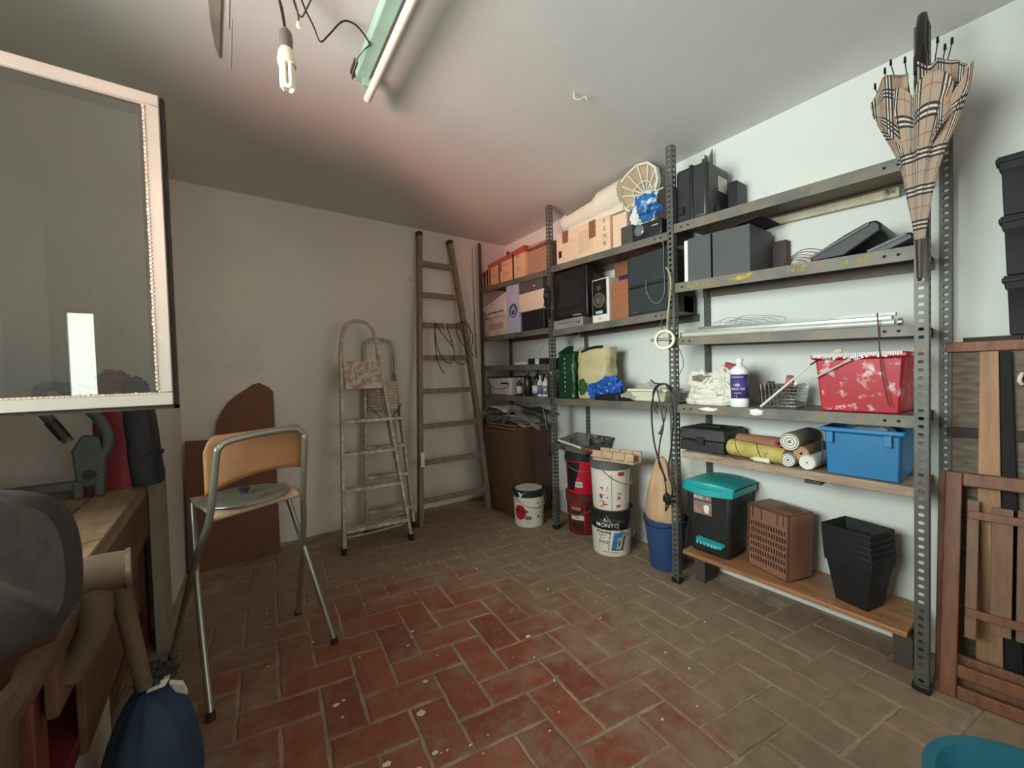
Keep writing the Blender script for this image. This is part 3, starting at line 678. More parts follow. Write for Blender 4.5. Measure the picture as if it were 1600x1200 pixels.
mb.lathe(c, pf, n=56); make('disc', mb, mat('grey_pot_lid', (128, 130, 118), .4, .3, var=.1), t, smooth=True)
mb = MB(); mb.lathe((.052, 2.065, .765), [(0, 0), (.013, 0), (.011, .010), (.02, .016), (.021, .024), (.017, .027), (0, .027)], n=24)
make('knob', mb, mat('dark_violet_knob', (44, 40, 58), .4), t, smooth=True)

# ================================================================== ladders
def stepladder(name, label, fl_, fr, tl_, tr_, wr, zt, bend, plat, treads, group=None, back=.0):
    t = thing(name, label, 'stepladder', ((fl_[0]+fr[0])/2, (fl_[1]+fr[1])/2, 0), group)
    fl_, fr, tl_, tr_ = map(Vector, (fl_, fr, tl_, tr_))
    def side(a, b, z): k = z/b.z; return a.lerp(b, k)
    for a, b in ((fl_, tl_), (fr, tr_)):
        make('rail', MB().bar(a+Vector((0, 0, .02)), b, .022, .045, up=(0, 1, .1)), ALU, t, bev=.003)
        make('foot', MB().bar(a, a+Vector((0, 0, .05)), .03, .05, up=(0, 1, 0)), BLK, t, bev=.003)
        q = a+Vector((.02, back, 0)); qt = b+Vector((.0, .04, -.12))
        make('rear_leg', MB().bar(q+Vector((0, 0, .0)), qt, .018, .022, up=(0, 1, .1)), ALU, t, bev=.002)
    w0 = tr_-tl_
    pth = [tl_-Vector((0, 0, .1)), tl_, tl_+Vector((-.0, .0, zt*.5))+w0*bend*.2, tl_+w0*(.12+bend*.3)+Vector((0, 0, zt*.9)), tl_+w0*.5+Vector((0, 0, zt)), tl_+w0*(.88-bend*.3)+Vector((0, 0, zt*.88)), tr_+Vector((0, 0, zt*.45))-w0*bend*.2, tr_, tr_-Vector((0, 0, .1))]
    make('hand_rail', MB().tube(pth, .013, 12, smooth=6), ALU, t, smooth=True)
    for z in treads:
        a, b = side(fl_, tl_, z), side(fr, tr_, z)
        mb = MB(); mb.obox(a+Vector((0, -.03, -.012)), b-a, (0, .085, 0), (0, 0, .024)); make('tread', mb, ALU, t, bev=.003)
    z0, z1, ya, tilt, m_ = plat
    a, b = side(fl_, tl_, z0), side(fr, tr_, z0); a2 = side(fl_, tl_, z1)
    mb = MB(); mb.obox(a+Vector((.02, ya, 0)), Vector((b.x-a.x-.04, b.y-a.y, 0)), (0, tilt, z1-z0), (0, .018, 0)); make('platform', mb, m_, t, bev=.003)
    a, b = side(fl_, tl_, .10), side(fr, tr_, .10)
    make('brace', MB().tube([a+Vector((0, .03, 0)), a.lerp(b, .5)+Vector((0, .035, .0)), b+Vector((0, .03, .02))], .008, 8, smooth=4), ALU, t, smooth=True)
    return t, side
PLT = mat('spattered_platform', (176, 152, 134), .7, var=.2, vs=12, dirt=(214, 200, 184), da=.45, ds=24)
stepladder('stepladder', 'paint-spattered aluminium stepladder with arched handrail, nearer the viewer', (.640, 2.975, 0), (1.112, 2.915, 0), (.718, 3.19, 1.45), (.985, 3.165, 1.45), 0, .235, .25,
           (1.165, 1.375, -.035, .03, PLT), (.155, .435, .69, .925), back=.04)
t, side = stepladder('stepladder', 'second spattered stepladder standing folded behind the arched one', (.872, 3.25, 0), (1.228, 3.15, 0), (.945, 3.385, 1.42), (1.185, 3.36, 1.42), 0, .15, .0,
           (.97, 1.215, -.01, .02, mat('ribbed_alu', (160, 148, 130), .5, .5, var=.1)), (.17, .44, .675, .90), back=.03)
mb = MB()
for k in range(9):
    z = .985+k*.024; a = Vector((.945, 3.305+z*.01, z)); mb.obox(a, (.25, -.03, 0), (0, -.006, 0), (0, 0, .012))
make('platform_rib', mb, ALU, t)
mb = MB(); mb.bar((.94, 3.29, 1.02), (1.03, 3.275, .915), .01, .006).bar((1.12, 3.265, .915), (1.20, 3.26, 1.02), .01, .006); make('strut', mb, STEELD, t)

t = thing('wooden_ladder', 'tall tapered wooden ladder leaning in the corner beside the shelving', 'ladder', (1.6, 3.15, 0))
La, Lb, Ra, Rb = Vector((1.276, 3.12, 0)), Vector((1.462, 3.385, 2.525)), Vector((1.925, 3.085, 0)), Vector((1.765, 3.385, 2.50))
def curved_rail(a, b, bow):
    P_ = [a.lerp(b, k/8)+Vector((bow*sin(pi*k/8), 0, 0)) for k in range(9)]
    mb = MB(); R_ = []
    for k in range(8):
        mb.bar(P_[k], P_[k+1], .040-.0*k, .055, up=(0, 1, .1))
    return mb
make('rail', curved_rail(La, Lb, .0), WOODO, t, bev=.004)
make('rail', curved_rail(Ra, Rb, .028), WOODO, t, bev=.004)
for z in (.195, .512, .815, 1.115, 1.41, 1.70, 1.972, 2.256):
    a, b = La.lerp(Lb, z/2.525), Ra.lerp(Rb, z/2.5)+Vector((.026*sin(pi*z/2.5), 0, 0))
    make('rung', MB().obox(a+Vector((0, -.012, -.022)), b-a, (0, .024, 0), (0, 0, .044)), WOODO, t, bev=.003)
for p in (Lb+Vector((0, 0, -.03)), Rb+Vector((0, 0, -.03))):
    make('end_iron', MB().bar(p, p+Vector((0, 0, .045)), .046, .06, up=(0, 1, 0)), mat('rusty_iron', (74, 60, 52), .7, .5, var=.3), t, bev=.006)
make('paint_mark', MB().box(1.285, 1.315, 3.085, 3.092, .50, .62), WHT, t)
def wob(cx, cy, cz, rx, rz, n, seed, a0=0, a1=2*pi):
    return [(cx+rx*cos(lerp(a0, a1, k/n))*(1+.1*noise.noise(Vector((k*.5, seed, 0)))), cy+.012*sin(k+seed), cz+rz*sin(lerp(a0, a1, k/n))) for k in range(n+1)]
mb = MB(); CB = mat('brown_flex', (58, 48, 42), .6)
mb.tube([(1.53, 3.26, 1.71), (1.52, 3.24, 1.62), (1.54, 3.235, 1.48), (1.60, 3.235, 1.38), (1.66, 3.24, 1.36), (1.70, 3.24, 1.42), (1.69, 3.24, 1.50), (1.62, 3.235, 1.58), (1.56, 3.24, 1.66), (1.535, 3.25, 1.71), (1.515, 3.24, 1.60), (1.53, 3.24, 1.40), (1.57, 3.24, 1.30), (1.60, 3.24, 1.27)], .0042, 7, smooth=7)
mb.tube([(1.74, 3.25, 1.71), (1.73, 3.23, 1.62), (1.78, 3.23, 1.54), (1.84, 3.235, 1.45), (1.80, 3.23, 1.36), (1.74, 3.23, 1.35), (1.69, 3.235, 1.40)], .0042, 7, smooth=7)
mb.tube([(1.72, 3.25, 1.71), (1.80, 3.23, 1.73), (1.88, 3.235, 1.66), (1.90, 3.24, 1.58), (1.88, 3.24, 1.48), (1.90, 3.24, 1.42), (1.86, 3.24, 1.50), (1.80, 3.235, 1.60), (1.76, 3.23, 1.72), (1.84, 3.235, 1.74), (1.87, 3.24, 1.65), (1.86, 3.24, 1.52)], .0038, 7, smooth=7)
mb.tube([(1.64, 3.26, 1.70), (1.66, 3.235, 1.60), (1.68, 3.235, 1.55), (1.665, 3.235, 1.58), (1.69, 3.235, 1.50)], .0042, 7, smooth=6)
tagit(make('electric_cable', mb, CB, smooth=True), 'loops of thin dark cable draped over the rungs of the wooden ladder', 'cable')
tagit(make('cable_tie', MB().tube([(1.61, 3.257, 1.735), (1.615, 3.24, 1.70), (1.63, 3.245, 1.655)], .005, 6, smooth=4), WHT, smooth=True), 'white tie hooked over the third ladder rung from the top', 'tie')
tagit(make('conduit_pipe', MB().cyl((2.045, 3.40, 1.42), (2.035, 3.40, 2.50), .012, n=14), mat('white_conduit', (206, 200, 188), .5), smooth=True), 'thin white pipe standing against the corner upright behind the ladder', 'pipe')
tagit(make('wall_hook', MB().tube([(1.38, YW, 2.12), (1.38, YW-.02, 2.12), (1.37, YW-.025, 2.105), (1.385, YW-.02, 2.095)], .002, 6, smooth=3), STEELD, smooth=True), 'tiny nail hook in the back wall left of the wooden ladder', 'hook')

# ================================================================== shelf contents
def ZF(ya, yb, za, zb): return lambda y: lerp(za, zb, (ya-y)/(ya-yb))
zA1, zA2, zA3, zA4 = ZF(3.39, 2.385, 2.105, 2.065), ZF(3.39, 2.385, 1.617, 1.607), ZF(3.39, 2.385, 1.335, 1.318), ZF(3.39, 2.385, 1.044, 1.052)
zB1, zB2, zB3 = ZF(2.355, 1.335, 2.077, 2.042), ZF(2.355, 1.335, 1.580, 1.592), ZF(2.355, 1.335, 1.044, 1.053)
zC1, zC2, zC3, zC4, zC5, zC6 = ZF(1.305, .32, 2.072, 2.026), zc2, ZF(1.305, .32, 1.428, 1.392), ZF(1.305, .32, 1.046, 1.049), ZF(1.27, .32, .784, .776), ZF(1.268, .345, .218, .214)
def sbox(name, label, cat, x0, x1, y0, y1, zf, h, m, bev=.003, group=None, dz=0, h2=None):
    """box standing on a slightly sloping shelf; y0 < y1"""
    za, zb = zf(y0)+dz+.0005, zf(y1)+dz+.0005; h2 = h if h2 is None else h2
    t = thing(name, label, cat, ((x0+x1)/2, (y0+y1)/2, min(za, zb)), group)
    mb = MB().hexa([(x0, y0, za), (x1, y0, za), (x1, y1, zb), (x0, y1, zb), (x0, y0, za+h), (x1, y0, za+h), (x1, y1, zb+h2), (x0, y1, zb+h2)])
    make('body', mb, m, t, bev=bev); return t, za, zb
RTAPE = mat('red_tape', (172, 82, 72), .5)
STRAP = mat('black_strap', (34, 28, 28), .6)
INK = mat('faded_print', (132, 104, 80), .8)
# --- top shelf, far bay
t, za, zb = sbox('cardboard_box', 'long cardboard box edged with red tape on the top shelf in the far corner', 'box', 2.115, 2.38, 2.695, 3.27, zA1, .262, CARD, h2=.20)
mb = MB().hexa([(2.112, 2.692, za+.21), (2.384, 2.692, za+.21), (2.384, 3.273, zb+.165), (2.112, 3.273, zb+.165), (2.112, 2.692, za+.265), (2.384, 2.692, za+.265), (2.384, 3.273, zb+.203), (2.112, 3.273, zb+.203)])
make('red_tape', mb, RTAPE, t)
mb = MB()
for y in (2.86, 3.08, 3.24): mb.box(2.109, 2.1125, y-.008, y+.008, zA1(y)+.002, zA1(y)+.25-.09*(y-2.7)/.55)
make('strap', mb, STRAP, t)
make('tape_tab', MB().box(2.1085, 2.112, 3.04, 3.075, zA1(3.05)+.10, zA1(3.05)+.22), mat('brown_tape', (140, 96, 62), .4), t)
for sv, y, z in (('FEIN', 3.16, .14), ('DOLCE', 3.17, .07), ('VINI', 2.98, .15), ('N 12', 2.98, .07), ('Y', 2.79, .08), ('M', 2.79, .18)):
    text(sv if sv in ('Y', 'M') else '= =', .05, onX(2.1135, y, zA1(y)+z), INK, t, name='faint_print')
t, za, zb = sbox('cardboard_box', 'small strapped cardboard box at the corner end of the top shelf', 'box', 2.13, 2.36, 3.285, 3.395, zA1, .17, CARD, h2=.15)
make('red_tape', MB().box(2.127, 2.363, 3.283, 3.397, zA1(3.3)+.12, zA1(3.3)+.162), RTAPE, t)
mb = MB(); mb.box(2.126, 2.129, 3.30, 3.32, za, za+.17).box(2.126, 2.129, 3.35, 3.375, za, za+.16); make('strap', mb, STRAP, t)
t, za, zb = sbox('cardboard_box', 'plain cardboard box on the top shelf just left of the second upright', 'box', 2.15, 2.38, 2.43, 2.685, zA1, .255, mat('cardboard_grey', (170, 130, 100), .85, var=.08, grain=(1, 1, 8)))
make('red_tape', MB().box(2.147, 2.383, 2.428, 2.688, za+.215, za+.24), mat('plum_tape', (120, 62, 70), .5), t)
make('flap', MB().prism([(2.15, 2.45, za+.258), (2.15, 2.66, za+.262), (2.27, 2.66, za+.268), (2.27, 2.45, za+.262)], (0, 0, .003)), CARD, t)
# --- top shelf, middle bay
CARD2 = mat('pale_cardboard', (224, 194, 164), .85, var=.06, grain=(1, 1, 8))
t, za, zb = sbox('cardboard_box', 'wide pale cardboard box with brown tape strips on the top shelf middle bay', 'box', 2.12, 2.40, 1.775, 2.30, zB1, .235, CARD2)
for y, a, b in ((2.20, .15, .238), (1.93, .12, .238)):
    make('brown_tape', MB().box(2.1175, 2.12, y-.03, y+.03, zB1(y)+a, zB1(y)+b), mat('brown_tape'), t)
make('hand_hole', MB().box(2.1178, 2.12, 2.245, 2.275, zB1(2.26)+.05, zB1(2.26)+.10), BLKM, t)
for k, sv in enumerate(('F', 'E', 'N', 'B')): text(sv, .04, onX(2.1185, 1.82, zB1(1.8)+.205-.05*k), INK, t, name='faint_print')
mb = MB()
for k in range(7): mb.box(2.1182, 2.12, 2.05-.02*k, 2.058-.02*k, zB1(2)+.04, zB1(2)+.19)
make('print_lines', mb, mat('pale_print', (206, 174, 146), .8), t)
t, za, zb = sbox('cardboard_box', 'narrow plain cardboard box beside the projector on the top shelf', 'box', 2.14, 2.40, 1.655, 1.768, zB1, .225, CARD2)
t, za, zb = sbox('cardboard_bundle', 'grey folded cardboard bundle wedged behind the second upright on the top shelf', 'cardboard', 2.20, 2.38, 2.31, 2.42, lambda y: 2.078, .235, mat('grey_card', (140, 124, 104), .9))
# cream plastic garden chair lying on the boxes
t = thing('garden_chair', 'cream plastic garden chair lying folded on top of the cardboard boxes', 'chair', (2.26, 1.95, 2.30))
CRM = mat('cream_plastic', (224, 216, 198), .5, var=.05)
mb = MB(); mb.tube([(2.25, 2.34, 2.425), (2.25, 2.28, 2.425), (2.25, 1.80, 2.455), (2.25, 1.76, 2.458)], [.035, .085], 24, smooth=1)
mb = MB(); P_ = [Vector((2.25, 2.34, 2.42)), Vector((2.25, 2.31, 2.42)), Vector((2.25, 1.95, 2.44)), Vector((2.25, 1.94, 2.445)), Vector((2.25, 1.74, 2.45))]
mb.tube(P_, [.04, .07, .078, .092, .098], 28); make('rolled_body', mb, CRM, t, smooth=True)
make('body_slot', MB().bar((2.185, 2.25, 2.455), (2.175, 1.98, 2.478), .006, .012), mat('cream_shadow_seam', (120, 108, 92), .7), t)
make('lower_panel', MB().obox((2.19, 2.24, 2.318), (0, -.52, .0), (.16, 0, 0), (0, 0, .045)), mat('cream_plastic'), t, bev=.006)
fan = [(1.640, 2.262), (1.715, 2.33), (1.775, 2.43), (1.765, 2.50), (1.70, 2.545), (1.62, 2.572), (1.54, 2.555), (1.485, 2.50), (1.47, 2.42), (1.50, 2.34)]
fp = [(2.235, y, z) for y, z in fan]
mb = MB(); mb.prism(fp, (.006, 0, 0)); make('seat_shell', mb, mat('tan_seat_underside', (176, 158, 128), .6, var=.06), t)
ob = (1.555, 2.36)
mb = MB()
for i in range(len(fan)):
    a, b = fan[i], fan[(i+1) % len(fan)]
    mb.bar((2.222, *a), (2.222, *b), .014, .034, up=(1, 0, 0))
make('seat_rim', mb, CRM, t, bev=.002)
mb = MB()
for y, z in fan[0:9]: mb.bar((2.224, *ob), (2.224, y, z), .007, .022, up=(1, 0, 0))
for q in (.45,):
    pp = [Vector((2.222, ob[0]+(y-ob[0])*q, ob[1]+(z-ob[1])*q)) for y, z in fan[0:9]]
    for k in range(8): mb.bar(pp[k], pp[k+1], .006, .02, up=(1, 0, 0))
make('rib', mb, CRM, t)
# plastic bag, projector, camera
t = thing('plastic_bag', 'blue and white crumpled plastic bag in front of the garden chair', 'bag', (2.18, 1.55, 2.06))
mb = MB(); mb.blob((2.185, 1.535, 2.255), (.04, .10, .085), seed=11, amp=.5, flat=False); make('blue_part', mb, mat('blue_film', (40, 104, 168), .3, var=.3, vs=14, dirt=(190, 206, 214), da=.3, ds=16, bump=.6, bs=22), t, smooth=True)
mb = MB(); mb.blob((2.205, 1.535, 2.315), (.035, .095, .05), seed=15, amp=.5, flat=False).blob((2.165, 1.60, 2.22), (.02, .035, .06), seed=16, amp=.5, flat=False); make('white_part', mb, mat('white_film', (220, 222, 216), .4, var=.1, bump=.5, bs=22), t, smooth=True)
make('content', MB().box(2.17, 2.35, 1.47, 1.63, 2.0585, 2.20), CARD2, t)
t, za, zb = sbox('projector', 'black projector with round lens on the top shelf left of the third upright', 'projector', 2.10, 2.16, 1.375, 1.575, zB1, .095, mat('black_projector', (34, 36, 36), .4), bev=.008)
mb = MB(); mb.lathe((2.10, 1.525, za+.060), [(.034, 0), (.034, .012), (.03, .014), (.029, .008), (0, .008)], n=30, axis=(-1, 0, 0)); make('lens', mb, mat('grey_lens', (120, 132, 134), .2, .3), t, smooth=True)
make('led', MB().box(2.0985, 2.10, 1.40, 1.44, za+.062, za+.066), WHT, t)
t, za, zb = sbox('small_speaker', 'small dark grey angular speaker left of the projector on the top shelf', 'speaker', 2.105, 2.16, 1.585, 1.675, zB1, .115, mat('dark_grey_cover', (70, 68, 66), .7), bev=.006)
# black tool case with handle, and twigs
t, za, zb = sbox('tool_case', 'black plastic tool case standing on end behind the third upright', 'case', 2.125, 2.372, 1.115, 1.30, zC1, .30, mat('black_case', (44, 46, 48), .4), bev=.02)
make('case_ridge', MB().box(2.117, 2.376, 1.195, 1.215, za+.004, za+.305), mat('black_case_edge', (30, 32, 33), .4), t, bev=.004)
make('case_label', MB().box(2.24, 2.33, 1.1125, 1.1149, za+.16, za+.24), mat('cream_label', (206, 208, 190), .6, dirt=(140, 140, 120), da=.3, ds=60), t)
make('latch', MB().box(2.108, 2.125, 1.245, 1.275, za+.05, za+.09), BLK, t, bev=.003)
make('latch', MB().box(2.20, 2.23, 1.102, 1.114, za+.03, za+.07), BLK, t, bev=.003)
t, za, zb = sbox('tool_case', 'second black case half hidden left of the standing tool case', 'case', 2.18, 2.39, 1.36, 1.46, lambda y: 2.043, .30, mat('brown_black_case', (50, 44, 42), .5), bev=.012)
t, za, zb = sbox('black_carton', 'flat black carton behind the tool case near the wall', 'box', 2.30, 2.405, 1.045, 1.095, zC1, .21, BLK)
mb = MB()
for k in range(9): mb.cyl((2.388+.004*(k % 3), 1.225+.004*(k//3), 2.075), (2.386+.006*(k % 3)+random.uniform(-.006, .006), 1.225+.006*(k//3), 2.51+random.uniform(0, .04)), .003, .002, n=5)
tagit(make('rod_bundle', mb, mat('dry_sticks', (82, 76, 70), .8)), 'bundle of thin dark sticks standing upright behind the tool case', 'sticks')

# --- second shelf, far bay (printer trays and boxes)
PINKW = mat('offwhite_plastic', (216, 206, 196), .5, var=.05)
t, za, zb = sbox('cardboard_box', 'low white printed box at the left end of the second shelf', 'box', 2.12, 2.36, 2.99, 3.37, zA2, .17, mat('white_card', (212, 196, 182), .7), h2=.165)
make('print_block', MB().box(2.1178, 2.12, 3.05, 3.30, za+.06, za+.12), mat('tan_print', (186, 160, 140), .8, var=.3, vs=60), t)
t = thing('plastic_tray', 'white plastic lidded tub lying tilted on the low white box', 'tub', (2.22, 3.18, zA2(3.2)+.172))
zt = zA2(3.2)+.173
mb = MB().hexa([(2.13, 3.01, zt), (2.35, 3.01, zt), (2.35, 3.35, zt), (2.13, 3.35, zt), (2.115, 2.995, zt+.20), (2.37, 2.995, zt+.20), (2.37, 3.38, zt+.10), (2.115, 3.38, zt+.10)])
make('body', mb, PINKW, t, bev=.02)
mb = MB().hexa([(2.105, 2.99, zt+.185), (2.38, 2.99, zt+.185), (2.38, 3.385, zt+.085), (2.105, 3.385, zt+.085), (2.105, 2.99, zt+.205), (2.38, 2.99, zt+.205), (2.38, 3.385, zt+.105), (2.105, 3.385, zt+.105)])
make('rim', mb, mat('white_lid_rim', (226, 222, 216), .4), t, bev=.005)
make('slot', MB().box(2.118, 2.125, 3.05, 3.32, zt+.045, zt+.055), mat('brown_seam', (90, 78, 70), .7), t)
t, za, zb = sbox('tall_carton', 'tall pale blue carton with a dark blue round emblem on the second shelf', 'box', 2.118, 2.30, 2.80, 2.985, zA2, .43, mat('pale_blue_card', (186, 186, 206), .6, var=.05))
mb = MB(); mb.lathe((2.118, 2.885, za+.20), [(0, .001), (.062, .001), (.062, -.0005)], n=36, axis=(-1, 0, 0)); e = make('emblem', mb, mat('emblem_blue', (66, 74, 122), .6), t)
mb = MB(); mb.lathe((2.1168, 2.885, za+.185), [(.028, .001), (.036, .001), (.036, -.0005)], n=30, axis=(-1, 0, 0)).lathe((2.1168, 2.885, za+.225), [(.012, .001), (.018, .001), (.018, -.0005)], n=20, axis=(-1, 0, 0))
make('emblem_ring', mb, WHT, t)
t, za, zb = sbox('black_carton', 'black box at the bottom of the stack left of the second upright', 'box', 2.13, 2.38, 2.48, 2.785, zA2, .165, BLK, bev=.006)
t, za, zb = sbox('white_box', 'peach white plastic box in the middle of the stack left of the second upright', 'box', 2.115, 2.38, 2.465, 2.795, zA2, .16, mat('peach_white', (232, 208, 180), .45, var=.03), bev=.008, dz=.1665)
t, za, zb = sbox('set_top_box', 'dark grey electronic box topmost of the stack left of the second upright', 'device', 2.12, 2.38, 2.48, 2.79, zA2, .105, mat('warm_grey_metal', (104, 92, 86), .5, .2), bev=.004, dz=.328)
make('knob', MB().cyl((2.12, 2.58, za+.04), (2.112, 2.58, za+.04), .007, n=14), WHT, t, smooth=True)
make('knob', MB().cyl((2.12, 2.75, za+.02), (2.114, 2.75, za+.02), .005, n=14), BLK, t, smooth=True)
mb = MB()
for k in range(14):
    a = random.random()*6; mb.tube([(2.075+.012*cos(a+q), 2.375+.028*cos(q*1.3+k), 1.80+.10*sin(q*.9+k*.7)+random.uniform(-.03, .03)) for q in range(7)], .0035, 5, smooth=3)
tagit(make('cable_tangle', mb, WIRE, smooth=True), 'tangled black cable hanging on the second upright at the second shelf', 'cable')

# --- second shelf, middle bay (old TV, silver player, speakers)
t, za, zb = sbox('silver_player', 'flat silver video player lying under the old black television', 'device', 2.11, 2.38, 2.035, 2.345, zB2, .068, mat('silver_plastic', (176, 172, 166), .35, .5), bev=.003)
make('display_slot', MB().box(2.1085, 2.11, 2.09, 2.28, za+.034, za+.046), mat('grey_display', (120, 116, 112), .4), t)
make('knob', MB().cyl((2.11, 2.07, za+.03), (2.104, 2.07, za+.03), .007, n=14), STEELD, t, smooth=True)
t = thing('old_television', 'old black tube television standing on the silver player', 'television', (2.25, 2.15, zB2(2.15)+.069))
zt = zB2(2.15)+.0695
TV = mat('tv_black', (22, 21, 22), .4)
mb = MB(); mb.box(2.115, 2.19, 1.985, 2.345, zt, zt+.365).hexa([(2.19, 2.0, zt+.01), (2.40, 2.05, zt+.03), (2.40, 2.29, zt+.03), (2.19, 2.335, zt+.01), (2.19, 2.0, zt+.345), (2.40, 2.05, zt+.28), (2.40, 2.29, zt+.28), (2.19, 2.335, zt+.345)])
make('housing', mb, TV, t, bev=.01)
mb = MB(); mb.grid(lambda u, v: (2.113-.010*sin(pi*u)*sin(pi*v), 2.015+.30*u, zt+.085+.255*v), 12, 12); make('screen', mb, mat('tv_screen', (36, 33, 34), .12), t, smooth=True)
mb = MB()
for k in range(3): mb.box(2.111, 2.115, 2.02, 2.31, zt+.03+.016*k, zt+.036+.016*k)
make('vent_slats', mb, mat('tv_grille', (50, 46, 44), .5), t)
make('button_row', MB().box(2.110, 2.115, 2.05, 2.13, zt+.012, zt+.022), mat('silver_plastic'), t)
t, za, zb = sbox('stereo_speaker', 'white-framed stereo speaker with black front and round chrome cone', 'speaker', 2.118, 2.34, 1.795, 1.945, zB2, .30, mat('cream_speaker_box', (222, 216, 204), .4, var=.03), bev=.006)
make('front_panel', MB().box(2.112, 2.118, 1.812, 1.935, za+.052, za+.29), mat('gloss_black', (28, 25, 22), .2), t, bev=.002)
for r0, r1, dz, m_ in ((.040, .052, .004, mat('chrome', (200, 200, 196), .15, .95)), (.020, .037, .002, mat('cone_brown', (74, 64, 56), .5)), (0, .020, .009, mat('chrome'))):
    mb = MB(); mb.lathe((2.112, 1.873, za+.150), [(r0, .001), (r0 if r0 else 0, dz)] + [(lerp(r0, r1, .5), dz+.002), (r1, dz), (r1, 0)], n=36, axis=(-1, 0, 0)); make('cone_ring', mb, m_, t, smooth=True)
make('lcd_badge', MB().box(2.110, 2.112, 1.845, 1.905, za+.058, za+.078), mat('pale_blue_badge', (160, 190, 206), .3), t)
make('tweeter', MB().cyl((2.112, 1.873, za+.235), (2.107, 1.873, za+.235), .018, n=20), mat('cone_brown'), t, smooth=True)
text('L3', .022, onX(2.1165, 1.872, za+.024), INK, t, name='faint_print')
t, za, zb = sbox('wooden_speaker', 'brown wood-veneer speaker box right of the white-framed speaker', 'speaker', 2.135, 2.37, 1.648, 1.785, zB2, .255, mat('brown_veneer', (152, 96, 66), .5, var=.1, grain=(1, 1, 6)), bev=.002)
t, za, zb = sbox('violet_carton', 'dark violet carton behind the wood-veneer speaker', 'box', 2.22, 2.38, 1.68, 1.79, zB2, .31, mat('dark_violet_card', (42, 28, 58), .6))
t, za, zb = sbox('wooden_board', 'brown wooden board standing behind the speakers on the second shelf', 'board', 2.385, 2.405, 1.50, 1.96, zB2, .46, mat('brown_veneer'), bev=.002)
for k, (h, dz, lb) in enumerate(((.178, 0, 'lower of two stacked black flat-screen boxes left of the third upright'), (.20, .1785, 'upper of two stacked black flat-screen boxes left of the third upright'))):
    t, za, zb = sbox('black_speaker', lb, 'speaker', 2.12, 2.38, 1.345, 1.640, zB2, h, mat('slate_black', (34, 38, 40), .5), bev=.006, dz=dz)
    make('front_grille', MB().box(2.114, 2.12, 1.36, 1.625, za+.012, za+h-.012), mat('slate_cloth', (40, 46, 48), .8), t, bev=.002)
    make('badge', MB().box(2.112, 2.114, 1.56, 1.60, za+.018, za+.022), mat('chrome'), t)
mb = MB(); mb.tube([(2.108, 1.49, 1.80), (2.104, 1.49, 1.74), (2.104, 1.46, 1.67), (2.104, 1.41, 1.645), (2.104, 1.37, 1.69), (2.104, 1.365, 1.78), (2.104, 1.37, 1.85), (2.104, 1.375, 2.0), (2.108, 1.45, 2.03)], .0025, 6, smooth=6)
tagit(make('speaker_cable', mb, mat('grey_cable', (128, 128, 122), .5), smooth=True), 'thin grey cable looping in front of the stacked black boxes', 'cable')

# --- third and fourth shelf, far bay
t, za, zb = sbox('cardboard_tray', 'small open cardboard tray on the narrow third shelf', 'box', 2.14, 2.30, 2.48, 2.72, zA3, .05, BLKM)
make('white_card', MB().box(2.137, 2.1395, 2.57, 2.62, za+.0, za+.048), WHT, t)
t, za, zb = sbox('paper_pile', 'low pile of papers on the narrow third shelf', 'papers', 2.15, 2.33, 2.75, 2.93, zA3, .025, WHT)
t = thing('white_basket', 'white rectangular plastic bucket with wire handle on the fourth shelf', 'bucket', (2.24, 3.16, zA4(3.1)))
zt = zA4(3.1)+.001
mb = MB().hexa([(2.14, 2.985, zt), (2.33, 2.985, zt), (2.33, 3.31, zt), (2.14, 3.31, zt), (2.12, 2.965, zt+.165), (2.35, 2.965, zt+.165), (2.35, 3.34, zt+.165), (2.12, 3.34, zt+.165)]); make('body', mb, PINKW, t, bev=.012)
make('lid', MB().box(2.112, 2.36, 2.955, 3.35, zt+.165, zt+.178), mat('dark_lid', (58, 46, 42), .6), t, bev=.003)
make('wire_handle', MB().tube([(2.117, 3.33, zt+.12), (2.112, 3.25, zt+.075), (2.108, 3.14, zt+.06), (2.112, 3.03, zt+.075), (2.117, 2.97, zt+.12)], .003, 6, smooth=6), STEELD, t, smooth=True)
make('dark_print', MB().box(2.119, 2.124, 3.01, 3.12, zt+.105, zt+.122), BLKM, t)
# bottles and cans on the fourth shelf
def bottle(label, x, y, z, r, h, m, cap=None, neck=.35, name='bottle', cat='bottle', group=None, band=None):
    t = thing(name, label, cat, (x, y, z), group)
    mb = MB(); mb.lathe((x, y, z), [(0, 0), (r*.94, 0), (r, .004), (r, h*.62), (r*.85, h*.72), (r*neck, h*.82), (r*neck, h*.9), (0, h*.9)], n=22); make('body', mb, m, t, smooth=True)
    make('cap', MB().cyl((x, y, z+h*.9), (x, y, z+h), r*neck*1.15, n=14), cap or WHT, t, smooth=True)
    if band: mb = MB(); mb.lathe((x, y, z+h*.12), [(r+.0006, 0), (r+.0006, h*.42)], n=22); make('label', mb, band, t, solid=.0008, smooth=True)
    return t
def can(label, x, y, z, r, h, m, lid, band=None):
    t = thing('paint_can', label, 'can', (x, y, z))
    mb = MB(); mb.lathe((x, y, z), [(0, 0), (r, 0), (r, h), (0, h)], n=24); make('body', mb, m, t, smooth=True)
    mb = MB(); mb.lathe((x, y, z+h-.004), [(r+.002, 0), (r+.002, .008), (r-.005, .008), (r-.006, .003), (0, .003)], n=24); make('lid', mb, lid, t, smooth=True)
    if band: mb = MB(); mb.lathe((x, y, z+h*.2), [(r+.0006, 0), (r+.0006, h*.5)], n=24); make('label', mb, band, t, solid=.0008, smooth=True)
DKG = mat('dark_bottle', (30, 34, 28), .25); MRN = mat('maroon_can', (84, 32, 32), .5)
def z4(y): return zA4(y)+.001
